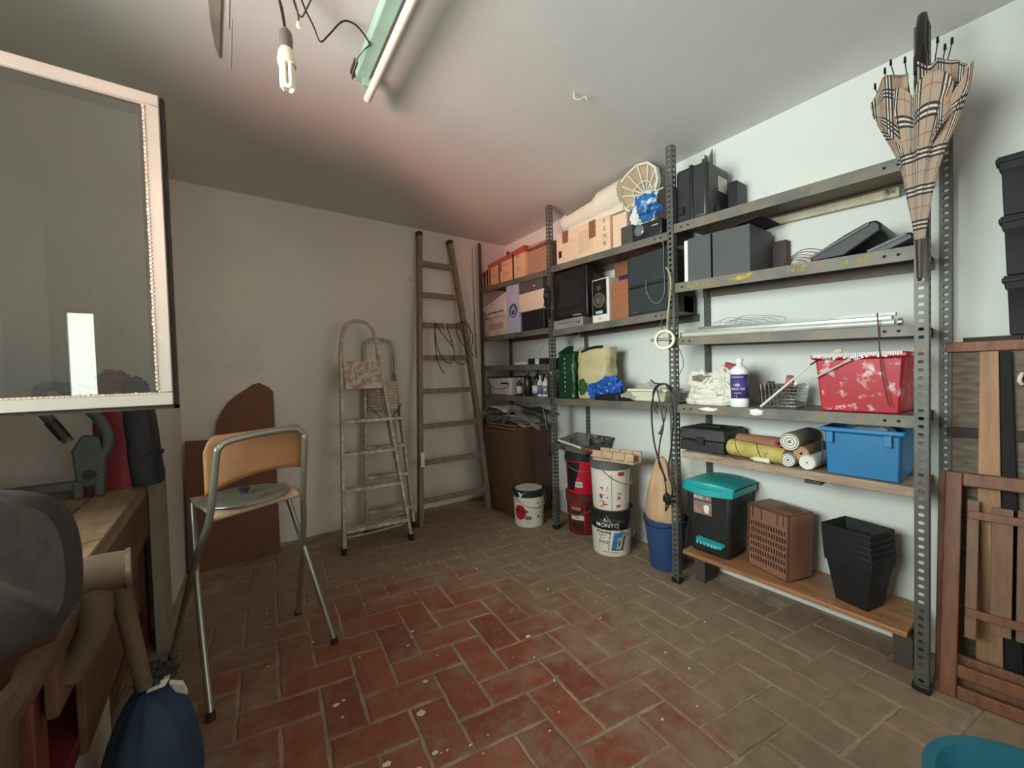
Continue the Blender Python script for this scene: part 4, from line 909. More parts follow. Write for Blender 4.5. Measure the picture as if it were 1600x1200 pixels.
bottle('dark red small bottle beside the white bucket on the fourth shelf', 2.17, 2.89, z4(2.9), .026, .16, MRN, band=WHT)
can('small white tin with red label right of the dark red bottle', 2.20, 2.815, z4(2.8), .032, .075, WHT, STEELD, RTAPE)
bottle('tall dark green bottle in the middle of the fourth shelf', 2.16, 2.755, z4(2.75), .034, .22, DKG, DKG)
bottle('second dark bottle with grey cap in the middle of the fourth shelf', 2.24, 2.72, z4(2.7), .034, .225, DKG, STEELD)
can('round maroon tin among the bottles on the fourth shelf', 2.18, 2.66, z4(2.66), .038, .13, MRN, STEELD, WHT)
bottle('slim white bottle with blue label on the fourth shelf', 2.15, 2.575, z4(2.57), .024, .175, WHT, WHT, band=mat('blue_band', (96, 110, 160), .5))
bottle('wide white bottle near the second upright on the fourth shelf', 2.16, 2.515, z4(2.5), .030, .165, WHT, RTAPE, band=mat('silver_plastic'))
bottle('black bottle with white top next to the second upright', 2.155, 2.44, z4(2.44), .030, .20, BLK, WHT)
can('dark tin standing behind the slim white bottle', 2.26, 2.60, z4(2.6), .045, .19, mat('brown_tin', (70, 48, 42), .4, .4), MRN)
bottle('clear glass jar with round body at the back of the fourth shelf', 2.29, 2.49, z4(2.5), .036, .20, mat('silver_plastic'), MRN, neck=.7)

# --- fourth shelf, middle bay: bags and tub
def paper_bag(name, label, x0, x1, y0, y1, z, h, m, seed, pinch=.25, cat='bag', top=None):
    t = thing(name, label, cat, ((x0+x1)/2, (y0+y1)/2, z))
    cx, cy, rx, ry = (x0+x1)/2, (y0+y1)/2, (x1-x0)/2, (y1-y0)/2
    def f(u, v):
        an = 2*pi*u; ex = abs(cos(an))**.4*(1 if cos(an) > 0 else -1); ey = abs(sin(an))**.4*(1 if sin(an) > 0 else -1)
        q = Vector((ex*2, ey*2, v*5+seed)); nn = 1+.10*noise.noise(q)+.05*abs(noise.noise(q*3))
        k = 1-pinch*max(0, (v-.7)/.3)
        return (cx+rx*ex*nn*k, cy+ry*ey*nn, z+h*v*(1+.03*noise.noise(Vector((ex*2, ey*2, seed)))))
    mb = MB(); mb.grid(f, 56, 22, cu=True); make('body', mb, m, t, smooth=True, solid=.0025)
    return t, f
GRNB = mat('dark_green_foil', (22, 62, 42), .35, var=.2, vs=9, dirt=(170, 186, 160), da=.04, ds=40, bump=.5, bs=25)
t, f = paper_bag('green_bag', 'dark green foil sack standing right of the second upright', 2.15, 2.27, 2.175, 2.36, zB3(2.3)+.001, .36, GRNB, 3)
mb = MB(); mb.grid(lambda u, v: (2.15+.06*v+.05*v*0, 2.355-.175*u-(.05*v*(1 if u < .5 else -1)*abs(u-.5)*2), zB3(2.3)+.35+.055*v), 10, 4); make('folded_top', mb, GRNB, t, solid=.004)
mb = MB()
for k in range(8): mb.box(2.1425, 2.146, 2.262, 2.268, zB3(2.3)+.05+.036*k, zB3(2.3)+.062+.036*k)
make('stitching', mb, WHT, t)
YB = mat('yellow_beige_sack', (200, 184, 142), .6, var=.12, vs=5, dirt=(204, 186, 56), da=.3, ds=7, bump=.5, bs=20)
t, f = paper_bag('soil_bag', 'open crumpled beige and yellow sack on the middle shelf', 2.16, 2.30, 1.87, 2.155, zB3(2.0)+.001, .37, YB, 12, .1)
make('black_rim', MB().tube([(2.165, 1.90, zB3(2)+.375), (2.16, 2.0, zB3(2)+.372), (2.165, 2.10, zB3(2)+.35)], .010, 8, smooth=4), BLK, t, smooth=True)
make('leaf_print', MB().blob((2.150, 2.085, zB3(2)+.09), (.010, .045, .05), seed=22, amp=.6, sub=3, flat=False), mat('leaf_green', (44, 84, 40), .6), t)
t = thing('blue_bag', 'crumpled bright blue plastic bag in front of the beige sack', 'bag', (2.15, 1.86, zB3(1.9)))
mb = MB(); mb.blob((2.16, 1.905, zB3(1.9)+.060), (.05, .115, .066), seed=31, amp=.55).blob((2.17, 1.83, zB3(1.9)+.09), (.045, .085, .07), seed=33, amp=.5); make('body', mb, mat('bright_blue_film', (36, 92, 178), .35, var=.25, vs=12, bump=.6, bs=22), t, smooth=True)
tagit(make('black_pouch', MB().hexa([(2.105, 1.72, zB3(1.8)+.001), (2.15, 1.72, zB3(1.8)+.001), (2.15, 1.93, zB3(1.8)+.001), (2.105, 1.93, zB3(1.8)+.001), (2.105, 1.74, zB3(1.8)+.055), (2.14, 1.74, zB3(1.8)+.055), (2.14, 1.93, zB3(1.8)+.035), (2.105, 1.93, zB3(1.8)+.035)]), BLK, bev=.006), 'small black pouch lying against the blue plastic bag', 'pouch')
mb = MB(); mb.blob((2.20, 1.66, zB3(1.65)+.028), (.06, .09, .032), seed=41, amp=.5).blob((2.24, 1.55, zB3(1.55)+.055), (.05, .12, .05), seed=43, amp=.5)
tagit(make('clear_plastic_wrap', mb, mat('grey_film', (176, 170, 160), .35, var=.15, bump=.6, bs=25), smooth=True), 'crumpled translucent plastic wrap behind the cream tub', 'wrap')
mb = MB(); mb.blob((2.13, 1.70, zB3(1.7)+.012), (.02, .05, .011), seed=47, amp=.5)
tagit(make('dark_strap', mb, BLKM, smooth=True), 'dark crumpled strap on the shelf edge left of the cream tub', 'strap')
def tub(name, label, cat, x0, x1, y0, y1, z, h, tap, m, rim=.012, wall=.004, rimh=.014, bev=.004, mi=None):
    t = thing(name, label, cat, ((x0+x1)/2, (y0+y1)/2, z)); a = tap
    mb = MB()
    def rect(i, zz): return mb.vs([(x0+i, y0+i, zz), (x1-i, y0+i, zz), (x1-i, y1-i, zz), (x0+i, y1-i, zz)])
    seq = [rect(a, z), rect(0, z+h-rimh), rect(-rim, z+h-rimh), rect(-rim, z+h), rect(wall, z+h), rect(a+wall, z+wall)]
    mb.bm.faces.new(seq[0][::-1]); mb.bm.faces.new(seq[-1])
    for A, B in zip(seq, seq[1:]):
        for i in range(4): mb.bm.faces.new((A[i], A[(i+1) % 4], B[(i+1) % 4], B[i]))
    make('body', mb, m, t, bev=bev); return t
tub('cream_tub', 'shallow cream plastic tub on the middle shelf left of the third upright', 'tub', 2.125, 2.28, 1.385, 1.645, zB3(1.5)+.001, .078, .028, mat('cream_white_tub', (224, 224, 196), .4, var=.04))

# --- cables and tape hanging on the third upright
t = thing('masking_tape', 'cream roll of tape hanging from a wire hook on the third upright', 'tape', (2.07, 1.34, 1.38))
mb = MB(); c = (2.055, 1.338, 1.42); Rr = Vector((-1, -.35, .05)).normalized()
mb.lathe(Vector(c)-Rr*.014, [(.044, 0), (.056, 0), (.056, .028), (.044, .028), (.044, 0)], n=36, axis=Rr); make('roll', mb, mat('cream_tape', (214, 206, 176), .5, var=.06), t, smooth=True)
make('hook', MB().tube([(2.055, 1.345, 1.475), (2.05, 1.36, 1.50), (2.055, 1.355, 1.53), (2.06, 1.335, 1.54)], .003, 6, smooth=4), STEELD, t, smooth=True)
make('cord', MB().tube([(2.062, 1.33, 1.475), (2.06, 1.315, 1.60), (2.062, 1.30, 1.72), (2.064, 1.31, 1.80), (2.064, 1.33, 1.83)], .0045, 7, smooth=6), mat('beige_cord', (176, 166, 140), .7), t, smooth=True)
make('crank', MB().cyl((2.06, 1.31, 1.42), (2.05, 1.425, 1.424), .009, n=12), mat('silver_plastic'), t, smooth=True)
mb = MB()
mb.tube([(2.075, 1.31, 1.12), (2.06, 1.34, 1.165), (2.055, 1.39, 1.15), (2.055, 1.425, 1.08), (2.06, 1.437, .95), (2.06, 1.42, .80), (2.06, 1.38, .68), (2.065, 1.35, .60)], .0048, 8, smooth=7)
mb.tube([(2.065, 1.33, 1.16), (2.06, 1.38, 1.165), (2.055, 1.42, 1.12), (2.055, 1.415, 1.02), (2.06, 1.395, .99)], .0042, 8, smooth=7)
mb.tube([(2.06, 1.40, 1.14), (2.06, 1.38, 1.05), (2.06, 1.36, .93), (2.06, 1.385, .82), (2.06, 1.395, .70), (2.06, 1.36, .62), (2.062, 1.35, .52), (2.062, 1.358, .42)], .0042, 8, smooth=7)
mb.tube([(2.06, 1.335, 1.16), (2.055, 1.30, 1.10), (2.058, 1.295, .95), (2.056, 1.31, .80), (2.056, 1.33, .66), (2.056, 1.305, .56), (2.056, 1.325, .48), (2.06, 1.352, .43)], .0048, 8, smooth=7)
mb.tube([(2.06, 1.33, 1.10), (2.055, 1.34, 1.0), (2.055, 1.36, .92)], .0036, 6, smooth=6)
mb.tube([(2.06, 1.44, 1.19), (2.06, 1.41, 1.17), (2.06, 1.37, 1.165)], .004, 6, smooth=4)
mb.blob((2.056, 1.335, .50), (.015, .03, .03), seed=5, amp=.6, sub=3, flat=False)
tagit(make('extension_cable', mb, WIRE, smooth=True), 'dark looped electric cables hanging down the third upright', 'cable')
t = thing('plug', 'dark electric plug dangling from the cables on the third upright', 'plug', (2.056, 1.362, .87))
make('plug_body', MB().tube([(2.055, 1.36, .925), (2.055, 1.368, .895), (2.055, 1.38, .872)], [.006, .012], 10), mat('grey_plug', (70, 70, 68), .5), t, smooth=True)
mb = MB(); mb.tube([(2.09, 1.28, 1.38), (2.085, 1.255, 1.33), (2.085, 1.245, 1.27), (2.085, 1.27, 1.22), (2.09, 1.29, 1.18)], .002, 5, smooth=5)
tagit(make('thin_wire', mb, WIRE, smooth=True), 'single thin wire bowing out right of the third upright', 'wire')
mb = MB(); mb.tube([(2.075, 2.43, 1.46), (2.07, 2.46, 1.44), (2.07, 2.47, 1.40)], .002, 5, smooth=5).tube([(2.07, 2.36, 1.03), (2.065, 2.44, .98), (2.06, 2.42, .90), (2.06, 2.40, .80)], .003, 6, smooth=6)
tagit(make('thin_wire', mb, mat('grey_cable'), smooth=True), 'thin grey wire hanging beside the second upright above the newspapers', 'wire')

# --- near bay, second shelf: speakers and black trays
GS = mat('charcoal_speaker', (74, 77, 77), .6, var=.05)
t, za, zb = sbox('speaker_box', 'wide charcoal speaker box with open black lid on the second shelf near bay', 'speaker', 2.118, 2.375, .905, 1.09, zC2, .238, GS, bev=.003)
make('top_flap', MB().hexa([(2.13, .86, za+.262), (2.36, .86, za+.262), (2.36, 1.085, za+.242), (2.13, 1.085, za+.242), (2.13, .86, za+.268), (2.36, .86, za+.268), (2.36, 1.085, za+.248), (2.13, 1.085, za+.248)]), BLKM, t)
t, za, zb = sbox('speaker_box', 'narrower charcoal speaker box just right of the third upright', 'speaker', 2.118, 2.375, 1.10, 1.225, zC2, .238, GS, bev=.003)
make('white_edge', MB().box(2.112, 2.375, 1.226, 1.246, za, za+.235), WHT, t, bev=.002)
t, za, zb = sbox('brown_block', 'dark brown box at the wall behind the charcoal speakers', 'box', 2.378, 2.43, .84, .93, zC2, .19, mat('dark_brown_box', (70, 56, 52), .7))
def wedge(label, y0, y1, x0, x1, za, zb, th, m):
    t = thing('black_tray', label, 'tray', ((x0+x1)/2, (y0+y1)/2, zc2(y1)))
    N = 12; pts = []
    def f(s):
        return [(x0, lerp(y1, y0, s), 0), (x1, lerp(y1, y0, s), 0)]
    prof = [(y1, za), (y1, za+th*.55), (lerp(y1, y0, .5), lerp(za, zb, .5)+th), (lerp(y1, y0, .8), lerp(za, zb, .8)+th*1.15), (lerp(y1, y0, .93), lerp(za, zb, .93)+th), (y0, zb+th*.55), (y0, zb), (lerp(y1, y0, .5), za+.0)]
    mb = MB(); mb.prism([(x0, y, z) for y, z in prof], (x1-x0, 0, 0)); make('body', mb, m, t, bev=.008)
    make('edge', MB().bar((x0-.004, y1, za+th*.38), (x0-.004, lerp(y1, y0, .85), lerp(za, zb, .85)+th*.9), .008, .01, up=(0, 0, 1)), mat('grey_edge', (78, 80, 84), .4), t)
    return t
wedge('long black tray lying tilted on the second shelf near the umbrella', .425, .66, 2.13, 2.37, zc2(.66)+.001, zc2(.43)+.085, .052, BLK)
wedge('smaller black tray leaning under the long tilted one by the umbrella', .335, .47, 2.15, 2.38, zc2(.47)+.001, zc2(.34)+.035, .03, mat('black_tray_b', (36, 38, 42), .4))
mb = MB()
for k in range(5): mb.tube([(2.37, .85, zc2(.8)+.03+.01*k), (2.33-.02*k, .80-.02*k, zc2(.8)+.065+.006*k), (2.30, .74-.03*k, zc2(.75)+.05), (2.28, .70, zc2(.7)+.012+.002*k)], .002, 5, smooth=5)
tagit(make('copper_wires', mb, mat('copper_brown', (116, 74, 56), .5), smooth=True), 'thin brown wires sticking out behind the charcoal speaker box', 'wire')

# --- near bay third shelf: long tubes
t = thing('long_tube', 'long pale fluorescent tube lying along the third shelf front edge', 'tube', (2.125, .82, 1.41))
make('glass_tube', MB().cyl((2.125, 1.27, zC3(1.27)+.015), (2.125, .385, zC3(.385)+.015), .0135, n=18), mat('dusty_tube', (196, 196, 186), .3, .1), t, smooth=True)
for y in (1.28, .375): make('tube_cap', MB().cyl((2.125, y, zC3(y)+.015), (2.125, y-.012, zC3(y)+.015), .014, n=16), mat('tube_metal'), t, smooth=True)
t = thing('metal_rail', 'long grey metal channel lying behind the tube on the third shelf', 'rail', (2.19, .8, 1.41))
make('channel', MB().hexa([(2.16, .40, zC3(.4)+.001), (2.20, .40, zC3(.4)+.001), (2.20, 1.28, zC3(1.28)+.001), (2.16, 1.28, zC3(1.28)+.001), (2.16, .40, zC3(.4)+.045), (2.20, .40, zC3(.4)+.045), (2.20, 1.28, zC3(1.28)+.045), (2.16, 1.28, zC3(1.28)+.045)]), mat('galvanised_rail', (160, 162, 154), .4, .5), t, bev=.002)
t = thing('metal_rail', 'upper thin metal rail resting on the grey channel on the third shelf', 'rail', (2.18, .8, 1.46))
make('channel', MB().hexa([(2.165, .39, zC3(.4)+.0455), (2.19, .39, zC3(.4)+.0455), (2.19, 1.2, zC3(1.2)+.0455), (2.165, 1.2, zC3(1.2)+.0455), (2.165, .39, zC3(.4)+.058), (2.19, .39, zC3(.4)+.058), (2.19, 1.2, zC3(1.2)+.058), (2.165, 1.2, zC3(1.2)+.058)]), mat('dull_rail', (120, 122, 118), .4, .5), t)
t, za, zb = sbox('white_box', 'flat white carton at the wall on the third shelf behind the third upright', 'box', 2.33, 2.41, 1.15, 1.29, zC3, .055, WHT)
t, za, zb = sbox('black_box', 'black box under the second shelf behind the third upright', 'box', 2.27, 2.40, 1.345, 1.44, lambda y: 1.594, .10, BLK)
mb = MB()
for k in range(6): mb.tube([(2.30, 1.22-.03*k, zC3(1.2)+.05), (2.29, 1.17-.03*k, zC3(1.2)+.085+.01*(k % 3)), (2.28, 1.08-.05*k, zC3(1.2)+.075), (2.27, .96-.03*k, zC3(1)+.055)], .0013, 5, smooth=5)
tagit(make('thin_wire', mb, mat('grey_cable'), smooth=True), 'fine grey wires curling above the metal rails on the third shelf', 'wire')

# --- near bay fourth shelf: rags, bottle, wire basket, red bin
z = zC4(1.1)
t = thing('rag_pile', 'pile of crumpled white cotton rags on the fourth shelf beside the third upright', 'rags', (2.2, 1.15, z))
RAG = mat('white_rag', (216, 212, 198), .95, var=.08, bump=.4, bs=20)
def fold(cx, cy, z0, rx, ry, th, seed):
    def f(u, v):
        an = 2*pi*u; nn = 1+.22*noise.noise(Vector((cos(an)*1.5, sin(an)*1.5, seed)))+.05*sin(an*7+seed)
        b = 2*pi*v; k = 1+.16*cos(b); zz = z0+th/2+th/2*sin(b)*(1+.3*noise.noise(Vector((cos(an)*2, sin(an)*2, seed+5))))
        return (cx+rx*cos(an)*nn*k*.86, cy+ry*sin(an)*nn*k*.86, max(z0+.001, zz))
    return f
mb = MB()
for k, (zz, rx, ry, dy) in enumerate(((0, .085, .135, 0), (.028, .080, .14, -.005), (.056, .07, .12, .01), (.078, .05, .09, -.02))):
    mb.grid(fold(2.20, 1.145+dy, z+zz, rx, ry, .038, k*3.3), 60, 12, cu=True)
    mb.blob((2.20, 1.145+dy, z+zz+.018), (rx*.8, ry*.8, .02), seed=k, amp=.3)
make('folded_rags', mb, RAG, t, smooth=True)
mb = MB(); mb.blob((2.19, 1.18, z+.128), (.05, .075, .05), seed=52, amp=.6, sub=4, flat=False).blob((2.18, 1.07, z+.13), (.035, .05, .075), seed=57, amp=.55, sub=4, flat=False).blob((2.15, 1.05, z+.075), (.03, .06, .04), seed=58, amp=.5, flat=False)
make('crumpled_top', mb, RAG, t, smooth=True)
make('grey_fold', MB().blob((2.165, 1.19, z+.150), (.03, .045, .018), seed=61, amp=.4, flat=False), mat('grey_rag', (140, 132, 116), .95), t, smooth=True)
t = thing('red_package', 'red crumpled packet tucked between the white rags and the bottle', 'packet', (2.2, 1.03, z))
make('body', MB().hexa([(2.17, .985, z+.10), (2.20, .985, z+.10), (2.20, 1.075, z+.12), (2.17, 1.075, z+.12), (2.18, .99, z+.215), (2.20, .99, z+.215), (2.20, 1.065, z+.235), (2.18, 1.065, z+.235)]), mat('wine_packet', (156, 36, 50), .5, var=.2, bump=.4), t, bev=.008)
by_, bx_ = .977, 2.15; z = zC4(by_)+.001
t = thing('cleaner_bottle', 'white plastic bottle with violet label on the fourth shelf', 'bottle', (bx_, by_, z))
mb = MB(); mb.lathe((bx_, by_, z), [(0, 0), (.040, 0), (.043, .004), (.043, .036), (.0405, .04), (.0405, .168), (.042, .172), (.042, .182), (.038, .194), (.026, .206), (.018, .212), (0, .212)], n=36); make('body', mb, mat('white_bottle', (232, 236, 236), .35, var=.03), t, smooth=True)
mb = MB(); mb.lathe((bx_, by_, z), [(0, .212), (.014, .212), (.014, .220), (.018, .224), (.0195, .244), (.016, .248), (0, .248)], n=24); make('cap', mb, WHT, t, smooth=True)
mb = MB(); mb.lathe((bx_, by_, z+.044), [(.0408, 0), (.0408, .122)], n=36); make('label', mb, mat('violet_label', (70, 58, 118), .45, var=.1), t, solid=.0008, smooth=True)
ph = math.atan2(-by_, -bx_)
LW = mat('label_white', (226, 228, 234), .5)
for sv, s, dz, da in (('AMONIACO', .0105, .152, -.25), ('USO', .016, .112, -.30), ('BULK OX', .016, .092, -.18), ('limpiador', .009, .072, -.2), ('1 L', .014, .055, -.4)):
    text(sv, s, onC(bx_, by_, .0414, ph+da, z+dz), LW, t)
# wire basket
y0, y1, x0, x1 = .718, .885, 2.14, 2.29; z = zC4(.8)+.001
t = thing('wire_basket', 'small basket of clear glass and wire holding corks and brushes on the fourth shelf', 'basket', ((x0+x1)/2, (y0+y1)/2, z))
GL2 = bpy.data.materials.new('crystal'); GL2.use_nodes = True; nt = GL2.node_tree; nt.nodes.clear()
a_ = nt.nodes.new('ShaderNodeBsdfTransparent'); a_.inputs[0].default_value = (.86, .88, .88, 1); b_ = nt.nodes.new('ShaderNodeBsdfGlossy'); b_.inputs['Roughness'].default_value = .08
c_ = nt.nodes.new('ShaderNodeMixShader'); c_.inputs[0].default_value = .28; nt.links.new(a_.outputs[0], c_.inputs[1]); nt.links.new(b_.outputs[0], c_.inputs[2])
o_ = nt.nodes.new('ShaderNodeOutputMaterial'); nt.links.new(c_.outputs[0], o_.inputs[0])
mb = MB(); q = .012
def rectr(i, zz): return mb.vs([(x0+i, y0+i, zz), (x1-i, y0+i, zz), (x1-i, y1-i, zz), (x0+i, y1-i, zz)])
seq = [rectr(q, z), rectr(.004, z+.06), rectr(0, z+.115), rectr(.003, z+.115), rectr(.008, z+.06), rectr(q+.003, z+.004)]
mb.bm.faces.new(seq[0][::-1]); mb.bm.faces.new(seq[-1])
for A, B in zip(seq, seq[1:]):
    for i in range(4): mb.bm.faces.new((A[i], A[(i+1) % 4], B[(i+1) % 4], B[i]))
make('glass_bowl', mb, GL2, t)
mb = MB()
for k in range(7):
    zz = z+.012+.016*k; i = q*(1-k/7)
    mb.tube([(x0+i-.002, y0+i, zz), (x1-i, y0+i, zz), (x1-i, y1-i, zz), (x0+i-.002, y1-i, zz)], .0018, 5, closed=True)
for k in range(9):
    y = lerp(y0+.012, y1-.012, k/8); mb.tube([(x0+q-.004, lerp(y, (y0+y1)/2, .1), z+.005), (x0-.003, y, z+.115)], .0015, 5)
make('wires', mb, mat('chrome'), t)
tagit(make('cork', MB().cyl((2.24, .79, z+.06), (2.20, .765, z+.15), .019, .017, n=16), mat('terracotta_cork', (186, 128, 98), .8), smooth=True), 'terracotta coloured cork standing in the wire basket', 'cork')
tagit(make('sponge', MB().blob((2.21, .858, z+.085), (.03, .02, .045), seed=71, amp=.4, sub=3, flat=False), mat('dark_sponge', (112, 92, 74), .9), smooth=True), 'brown sponge poking out of the left side of the wire basket', 'sponge')
mb = MB()
for k in range(5): mb.bar((2.16+.012*k, .745, z+.02+.008*k), (2.17+.01*k, .865, z+.03+.014*k), .006, .008)
tagit(make('metal_scraps', mb, mat('silver_plastic')), 'thin silvery metal scraps lying inside the wire basket', 'scraps')
t = thing('long_brush', 'long thin white-handled brush leaning diagonally against the red bin', 'brush', (2.13, .76, 1.05))
make('handle', MB().tube([(2.128, .868, 1.055), (2.122, .70, 1.215), (2.118, .66, 1.252)], [.0055, .0035], 8, smooth=2), WHT, t, smooth=True)
make('ferrule', MB().tube([(2.118, .66, 1.252), (2.116, .63, 1.272), (2.114, .59, 1.292)], [.003, .005], 8, smooth=3), STEELD, t, smooth=True)
make('bristles', MB().tube([(2.114, .592, 1.291), (2.112, .565, 1.303), (2.112, .545, 1.312)], [.006, .014, .008], 10), mat('pale_bristle', (196, 190, 170), .9), t, smooth=True)
# red bin
def rbin(name, label, cat, y0, y1, x0, x1, z, h, tapy, tapx, m, rim, mi):
    t = thing(name, label, cat, ((x0+x1)/2, (y0+y1)/2, z)); wl = .005
    mb = MB()
    def rect(ix, iy, zz): return mb.vs([(x0+ix, y0+iy, zz), (x1-ix, y0+iy, zz), (x1-ix, y1-iy, zz), (x0+ix, y1-iy, zz)])
    seq = [rect(tapx, tapy, z), rect(.012, .014, z+h-.02), rect(0, 0, z+h-.02), rect(0, 0, z+h), rect(.012, .012, z+h), rect(tapx+wl, tapy+wl, z+wl)]
    mb.bm.faces.new(seq[0][::-1]); mb.bm.faces.new(seq[-1])
    for A, B in zip(seq, seq[1:]):
        for i in range(4): mb.bm.faces.new((A[i], A[(i+1) % 4], B[(i+1) % 4], B[i]))
    make('body', mb, m, t, bev=.006)
    return t
z = zC4(.5)+.001
RB = mat('paint_stained_red', (176, 30, 44), .4, var=.08, dirt=(222, 214, 214), da=.27, ds=16)
t = rbin('red_bin', 'red plastic bin splashed with white paint on the fourth shelf', 'bin', .345, .655, 2.105, 2.40, z, .245, .03, .03, RB, None, None)
mb = MB(); n = 40
for k in range(n):
    y = lerp(.36, .645, k/n); mb.box(2.101, 2.118, y, y+.0085, z+.235-.008*abs(noise.noise(Vector((k*.4, 0, 2))))*3, z+.248)
make('dried_paint_rim', mb, mat('dried_white_paint', (222, 216, 212), .6), t)
make('stir_stick', MB().tube([(2.098, .655, z+.135), (2.098, .54, z+.205), (2.101, .515, z+.222)], [.0045, .0035, .009], 8), mat('paint_stick', (206, 190, 188), .7), t, smooth=True)
make('spill', MB().blob((2.112, .50, z+.235), (.008, .035, .014), seed=6, amp=.6, sub=2, flat=False), mat('dried_white_paint'), t)
tagit(make('string', MB().tube([(2.095, .43, z+.40), (2.09, .425, z+.32), (2.094, .42, z+.20), (2.098, .405, z+.08), (2.10, .395, z+.03)], .0022, 6, smooth=5), mat('dark_red_string', (86, 44, 46), .7), smooth=True), 'dark thin string hanging in front of the red bin', 'string')

# --- plank shelf: tool box, rolls, blue bin
zz = .786
t = thing('toolbox', 'black plastic toolbox on the dusty plank right of the third upright', 'toolbox', (2.24, 1.16, zz-.04))
TB = mat('toolbox_black', (38, 40, 41), .5)
make('lower_tray', MB().box(2.13, 2.38, 1.05, 1.30, zz, zz+.062), TB, t, bev=.006)
make('lid', MB().hexa([(2.118, 1.04, zz+.066), (2.385, 1.04, zz+.066), (2.385, 1.31, zz+.066), (2.118, 1.31, zz+.066), (2.135, 1.05, zz+.13), (2.37, 1.05, zz+.13), (2.37, 1.30, zz+.13), (2.135, 1.30, zz+.13)]), TB, t, bev=.008)
make('handle', MB().box(2.20, 2.25, 1.10, 1.25, zz+.13, zz+.142), BLK, t, bev=.004)
make('latch', MB().box(2.108, 2.12, 1.15, 1.19, zz+.045, zz+.085), BLK, t, bev=.002)
def roll(name, label, cy, cz, r, x0, x1, m, core, capm=None, dy=0, dz=0):
    t = thing(name, label, 'roll', ((x0+x1)/2, cy, cz-r))
    a, b = Vector((x0, cy, cz)), Vector((x1, cy+dy, cz+dz))
    mb = MB(); mb.tube([a, a.lerp(b, .03), a.lerp(b, .97), b], [r*.93, r, r, r*.93], 28); make('body', mb, m, t, smooth=True)
    dr = (b-a).normalized(); mb = MB()
    pf = [(0, .001)]
    for k in range(1, 7): pf += [(r*.93*k/6.5, .001+.0016*(k % 2))]
    mb.lathe(a-dr*.002, pf, n=28, axis=dr); make('end_face', mb, capm or WHT, t, smooth=True)
    make('core_hole', MB().cyl(a-dr*.0025, a+dr*.002, core, n=12), BLKM, t)
FAB = mat('grey_wool', (126, 118, 100), .95, var=.2, vs=20, bump=.5)
WR = mat('white_roll', (214, 214, 206), .8, var=.05)
roll('tape_roll', 'grey fabric roll with white end on top of the pile of rolls', .742, .898, .043, 2.115, 2.37, FAB, .003)
roll('tape_roll', 'roll with terracotta end in the middle of the pile beside the blue bin', .70, .848, .0345, 2.125, 2.38, mat('olive_wool', (120, 106, 80), .95, var=.2, vs=20), .006, mat('terracotta_end', (206, 154, 124), .8))
roll('tape_roll', 'white roll lying lowest on the left of the pile of rolls', .748, .813, .0325, 2.11, 2.37, mat('pale_wool', (150, 146, 136), .95, var=.15), .003)
roll('tape_roll', 'white roll lying lowest on the right of the pile next to the blue bin', .672, .814, .0335, 2.108, 2.37, WR, .003)
roll('tape_roll', 'thin dark red roll behind the yellow one on the plank', .80, .878, .018, 2.15, 2.38, mat('dull_red_cloth', (132, 60, 56), .8), .007, RTAPE)
t = thing('brown_roll', 'rust brown cloth roll lying behind the yellow one', 'roll', (2.24, .93, .83))
make('body', MB().tube([(2.24, 1.02, .86), (2.20, .80, .865)], .036, 22), mat('rust_cloth', (158, 106, 84), .9, var=.15, vs=12, bump=.3), t, smooth=True)
t = thing('yellow_roll', 'yellow mottled foam roll bound with cord on the dusty plank', 'roll', (2.18, .91, .785))
YF = mat('yellow_foam', (186, 172, 96), .9, var=.12, vs=18, dirt=(112, 104, 66), da=.25, ds=30, bump=.4)
a, b = Vector((2.17, 1.035, .832)), Vector((2.135, .765, .822))
make('body', MB().tube([a, a.lerp(b, .03), a.lerp(b, .97), b], [.038, .042, .038, .034], 26), YF, t, smooth=True)
mb = MB(); pp = []
for k in range(41):
    q = k/40; c = a.lerp(b, q*.9); an = q*2*pi*2.2; pp.append(c+Vector((.043*cos(an), 0, .041*sin(an))))
mb.tube(pp, .0016, 5); mb.tube([(2.12, 1.03, .80), (2.105, .98, .785), (2.10, .93, .775), (2.098, .89, .742)], .0018, 5, smooth=4); make('binding_cord', mb, WIRE, t, smooth=True)
t = thing('small_cartridge', 'small cream capsule lying on the plank edge in front of the yellow roll', 'capsule', (2.11, .855, .785))
make('body', MB().tube([(2.108, .895, .797), (2.108, .888, .797), (2.108, .822, .795)], [.009, .0125, .0125], 14), mat('ivory_plastic'), t, smooth=True)
make('tip', MB().cyl((2.108, .908, .797), (2.108, .895, .797), .004, n=8), WHT, t)
# blue bin
BB = mat('blue_crate_plastic', (40, 116, 166), .4, var=.05, dirt=(160, 190, 216), da=.06, ds=26)
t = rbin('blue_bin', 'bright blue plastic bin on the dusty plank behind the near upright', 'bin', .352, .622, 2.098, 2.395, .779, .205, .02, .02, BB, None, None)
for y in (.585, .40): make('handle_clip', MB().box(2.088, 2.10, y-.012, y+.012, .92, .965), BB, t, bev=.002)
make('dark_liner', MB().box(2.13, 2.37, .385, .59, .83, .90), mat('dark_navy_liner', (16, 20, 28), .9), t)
make('bail_wire', MB().tube([(2.10, .615, .93), (2.095, .61, .86), (2.105, .622, .80)], .002, 6, smooth=4), STEELD, t)
tagit(make('grey_pouch', MB().blob((2.22, .47, .955), (.07, .07, .045), seed=81, amp=.4, sub=3, flat=False), mat('grey_blue_bag', (130, 144, 154), .6), smooth=True), 'grey-blue pouch lying inside the blue bin', 'pouch')

